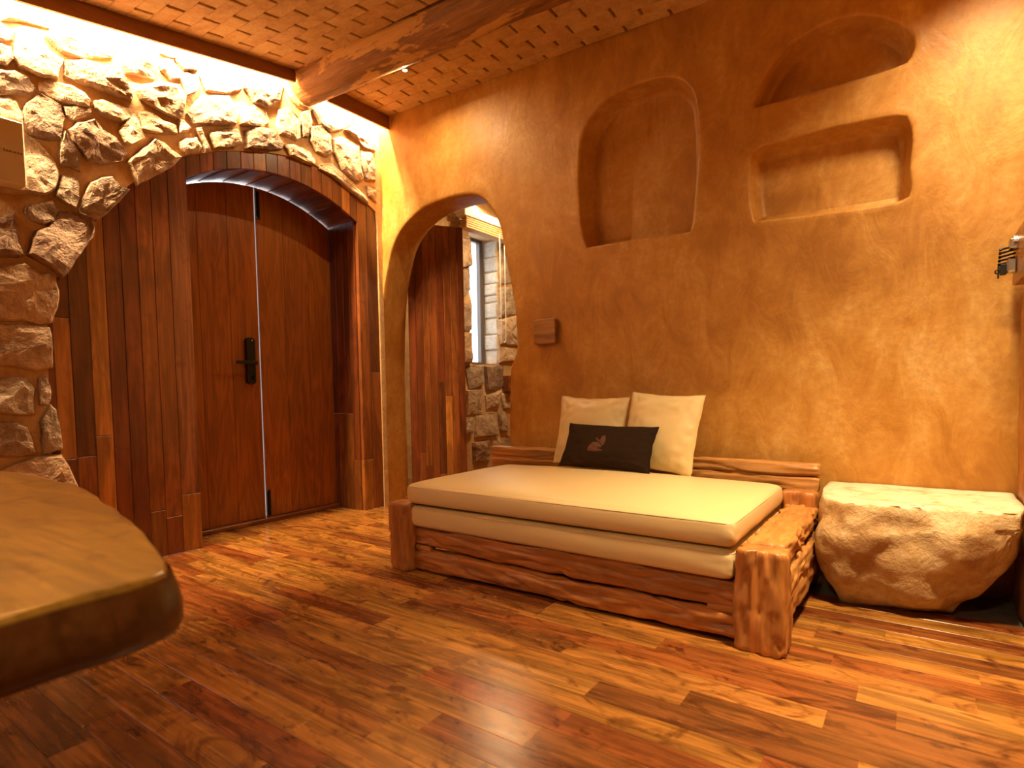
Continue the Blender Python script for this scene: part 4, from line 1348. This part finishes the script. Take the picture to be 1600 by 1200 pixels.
# hook board in the right hand corner
hb = empty('hook_board', (0.38, 3.2, 1.40)); setp(hb, 'wooden board with black metal hooks at the right edge', 'hook board')
g = box_geo(0.332, 0.405, 3.02, 3.40, 1.425, 1.645, 0.005)
mesh('board', g[0], g[1], M['wood_y'], hb, False, (0.46, 0.19, 0.06))
g = merge_geo(lathe([(0.030, 0), (0.030, -.014), (0.026, -.016)], (0.332, 3.27, 1.590), 'x', 18), box_geo(0.305, 0.332, 3.245, 3.30, 1.565, 1.605, 0.004))
mesh('bracket', g[0], g[1], M['steel'], hb)
for k in range(5):
    z0 = 1.578 - 0.014 * k; y0 = 3.40 - .03 * k
    g = merge_geo(tube([(0.330, 3.27 + .012 * k, z0), (0.298, 3.275 + .012 * k, z0 - .006), (0.278, 3.28 + .012 * k, z0 - .010)], 0.0048, 8), lathe([(0.0068, -.004), (0.0068, .004)], (0.278, 3.28 + .012 * k, z0 - .010), 'x', 8))
    mesh('hook', g[0], g[1], M['black_metal'], hb)
g = box_geo(0.300, 0.332, 3.26, 3.325, 1.468, 1.525, 0.006); mesh('latch_box', g[0], g[1], M['steel'], hb)
lp = box_geo(0.280, 0.302, 3.285, 3.315, 1.462, 1.508, 0.003)
lr = tube([(0.272 + .008 * math.cos(t), 3.30, 1.478 + .008 * math.sin(t)) for t in [2 * math.pi * i / 12 for i in range(12)]], 0.003, 6, True)
lb = box_geo(0.272, 0.278, 3.295, 3.312, 1.450, 1.500)
g = merge_geo(lp, lr, lb); mesh('latch', g[0], g[1], M['black_metal'], hb)

# rough post in the right hand corner
g = loft(rrect(0.09, 0.42, 0.02, 4), 1.42, (0.415, 3.235, 0.0), X, Y, Z, 50, 0.012, 4.0, 9.0, 5.0, 0.01, 0, 0, 0.0)
o = mesh('corner_post', g[0], g[1], M['carved_z'], None, True, (0.40, 0.165, 0.045)); setp(o, 'rough bark edged wooden post in the corner behind the boulder', 'post')

# ------------------------------------------------------------------ beyond the arch: blind, cord, little box
bl = empty('folded_blind', (-4.05, 5.3, 2.75)); setp(bl, 'folded tan window blind with a bright head rail beyond the arch', 'blind')
for k in range(5):
    g = box_geo(-4.10 + .006 * k, -3.985 - .004 * k, 4.87 + .006 * k, 6.3, 2.752 + .026 * k, 2.774 + .026 * k, 0.006)
    mesh('fold', g[0], g[1], M['bamboo'], bl)
g = box_geo(-4.13, -3.995, 4.86, 6.3, 2.886, 2.975, 0.006); mesh('head_rail', g[0], g[1], M['white_plastic'], bl)
path = [(-3.975, 5.455, 2.80), (-3.975, 5.458, 2.3), (-3.975, 5.462, 1.75)] + [(-3.975, 5.505 - .043 * math.cos(t), 1.60 - .045 * math.sin(t)) for t in [math.pi * i / 8 for i in range(9)]] + [(-3.975, 5.552, 1.75), (-3.975, 5.550, 2.3), (-3.975, 5.548, 2.80)]
g = tube(path, 0.004, 6); mesh('pull_cord', g[0], g[1], M['white_cord'], bl, True)
b2 = empty('junction_box', (-4.17, 5.835, 0.975)); setp(b2, 'little dark wooden box on the stone wall under the window beyond the arch', 'box')
g = box_geo(-4.21, -4.09, 5.765, 5.905, 0.978, 1.175, 0.005); mesh('case', g[0], g[1], M['wood_y'], b2, False, MIDR)
g = tube([(-4.12, 5.78, 0.98), (-4.12, 5.785, 0.93), (-4.14, 5.77, 0.88)], 0.004, 6); mesh('cord', g[0], g[1], M['black_metal'], b2)
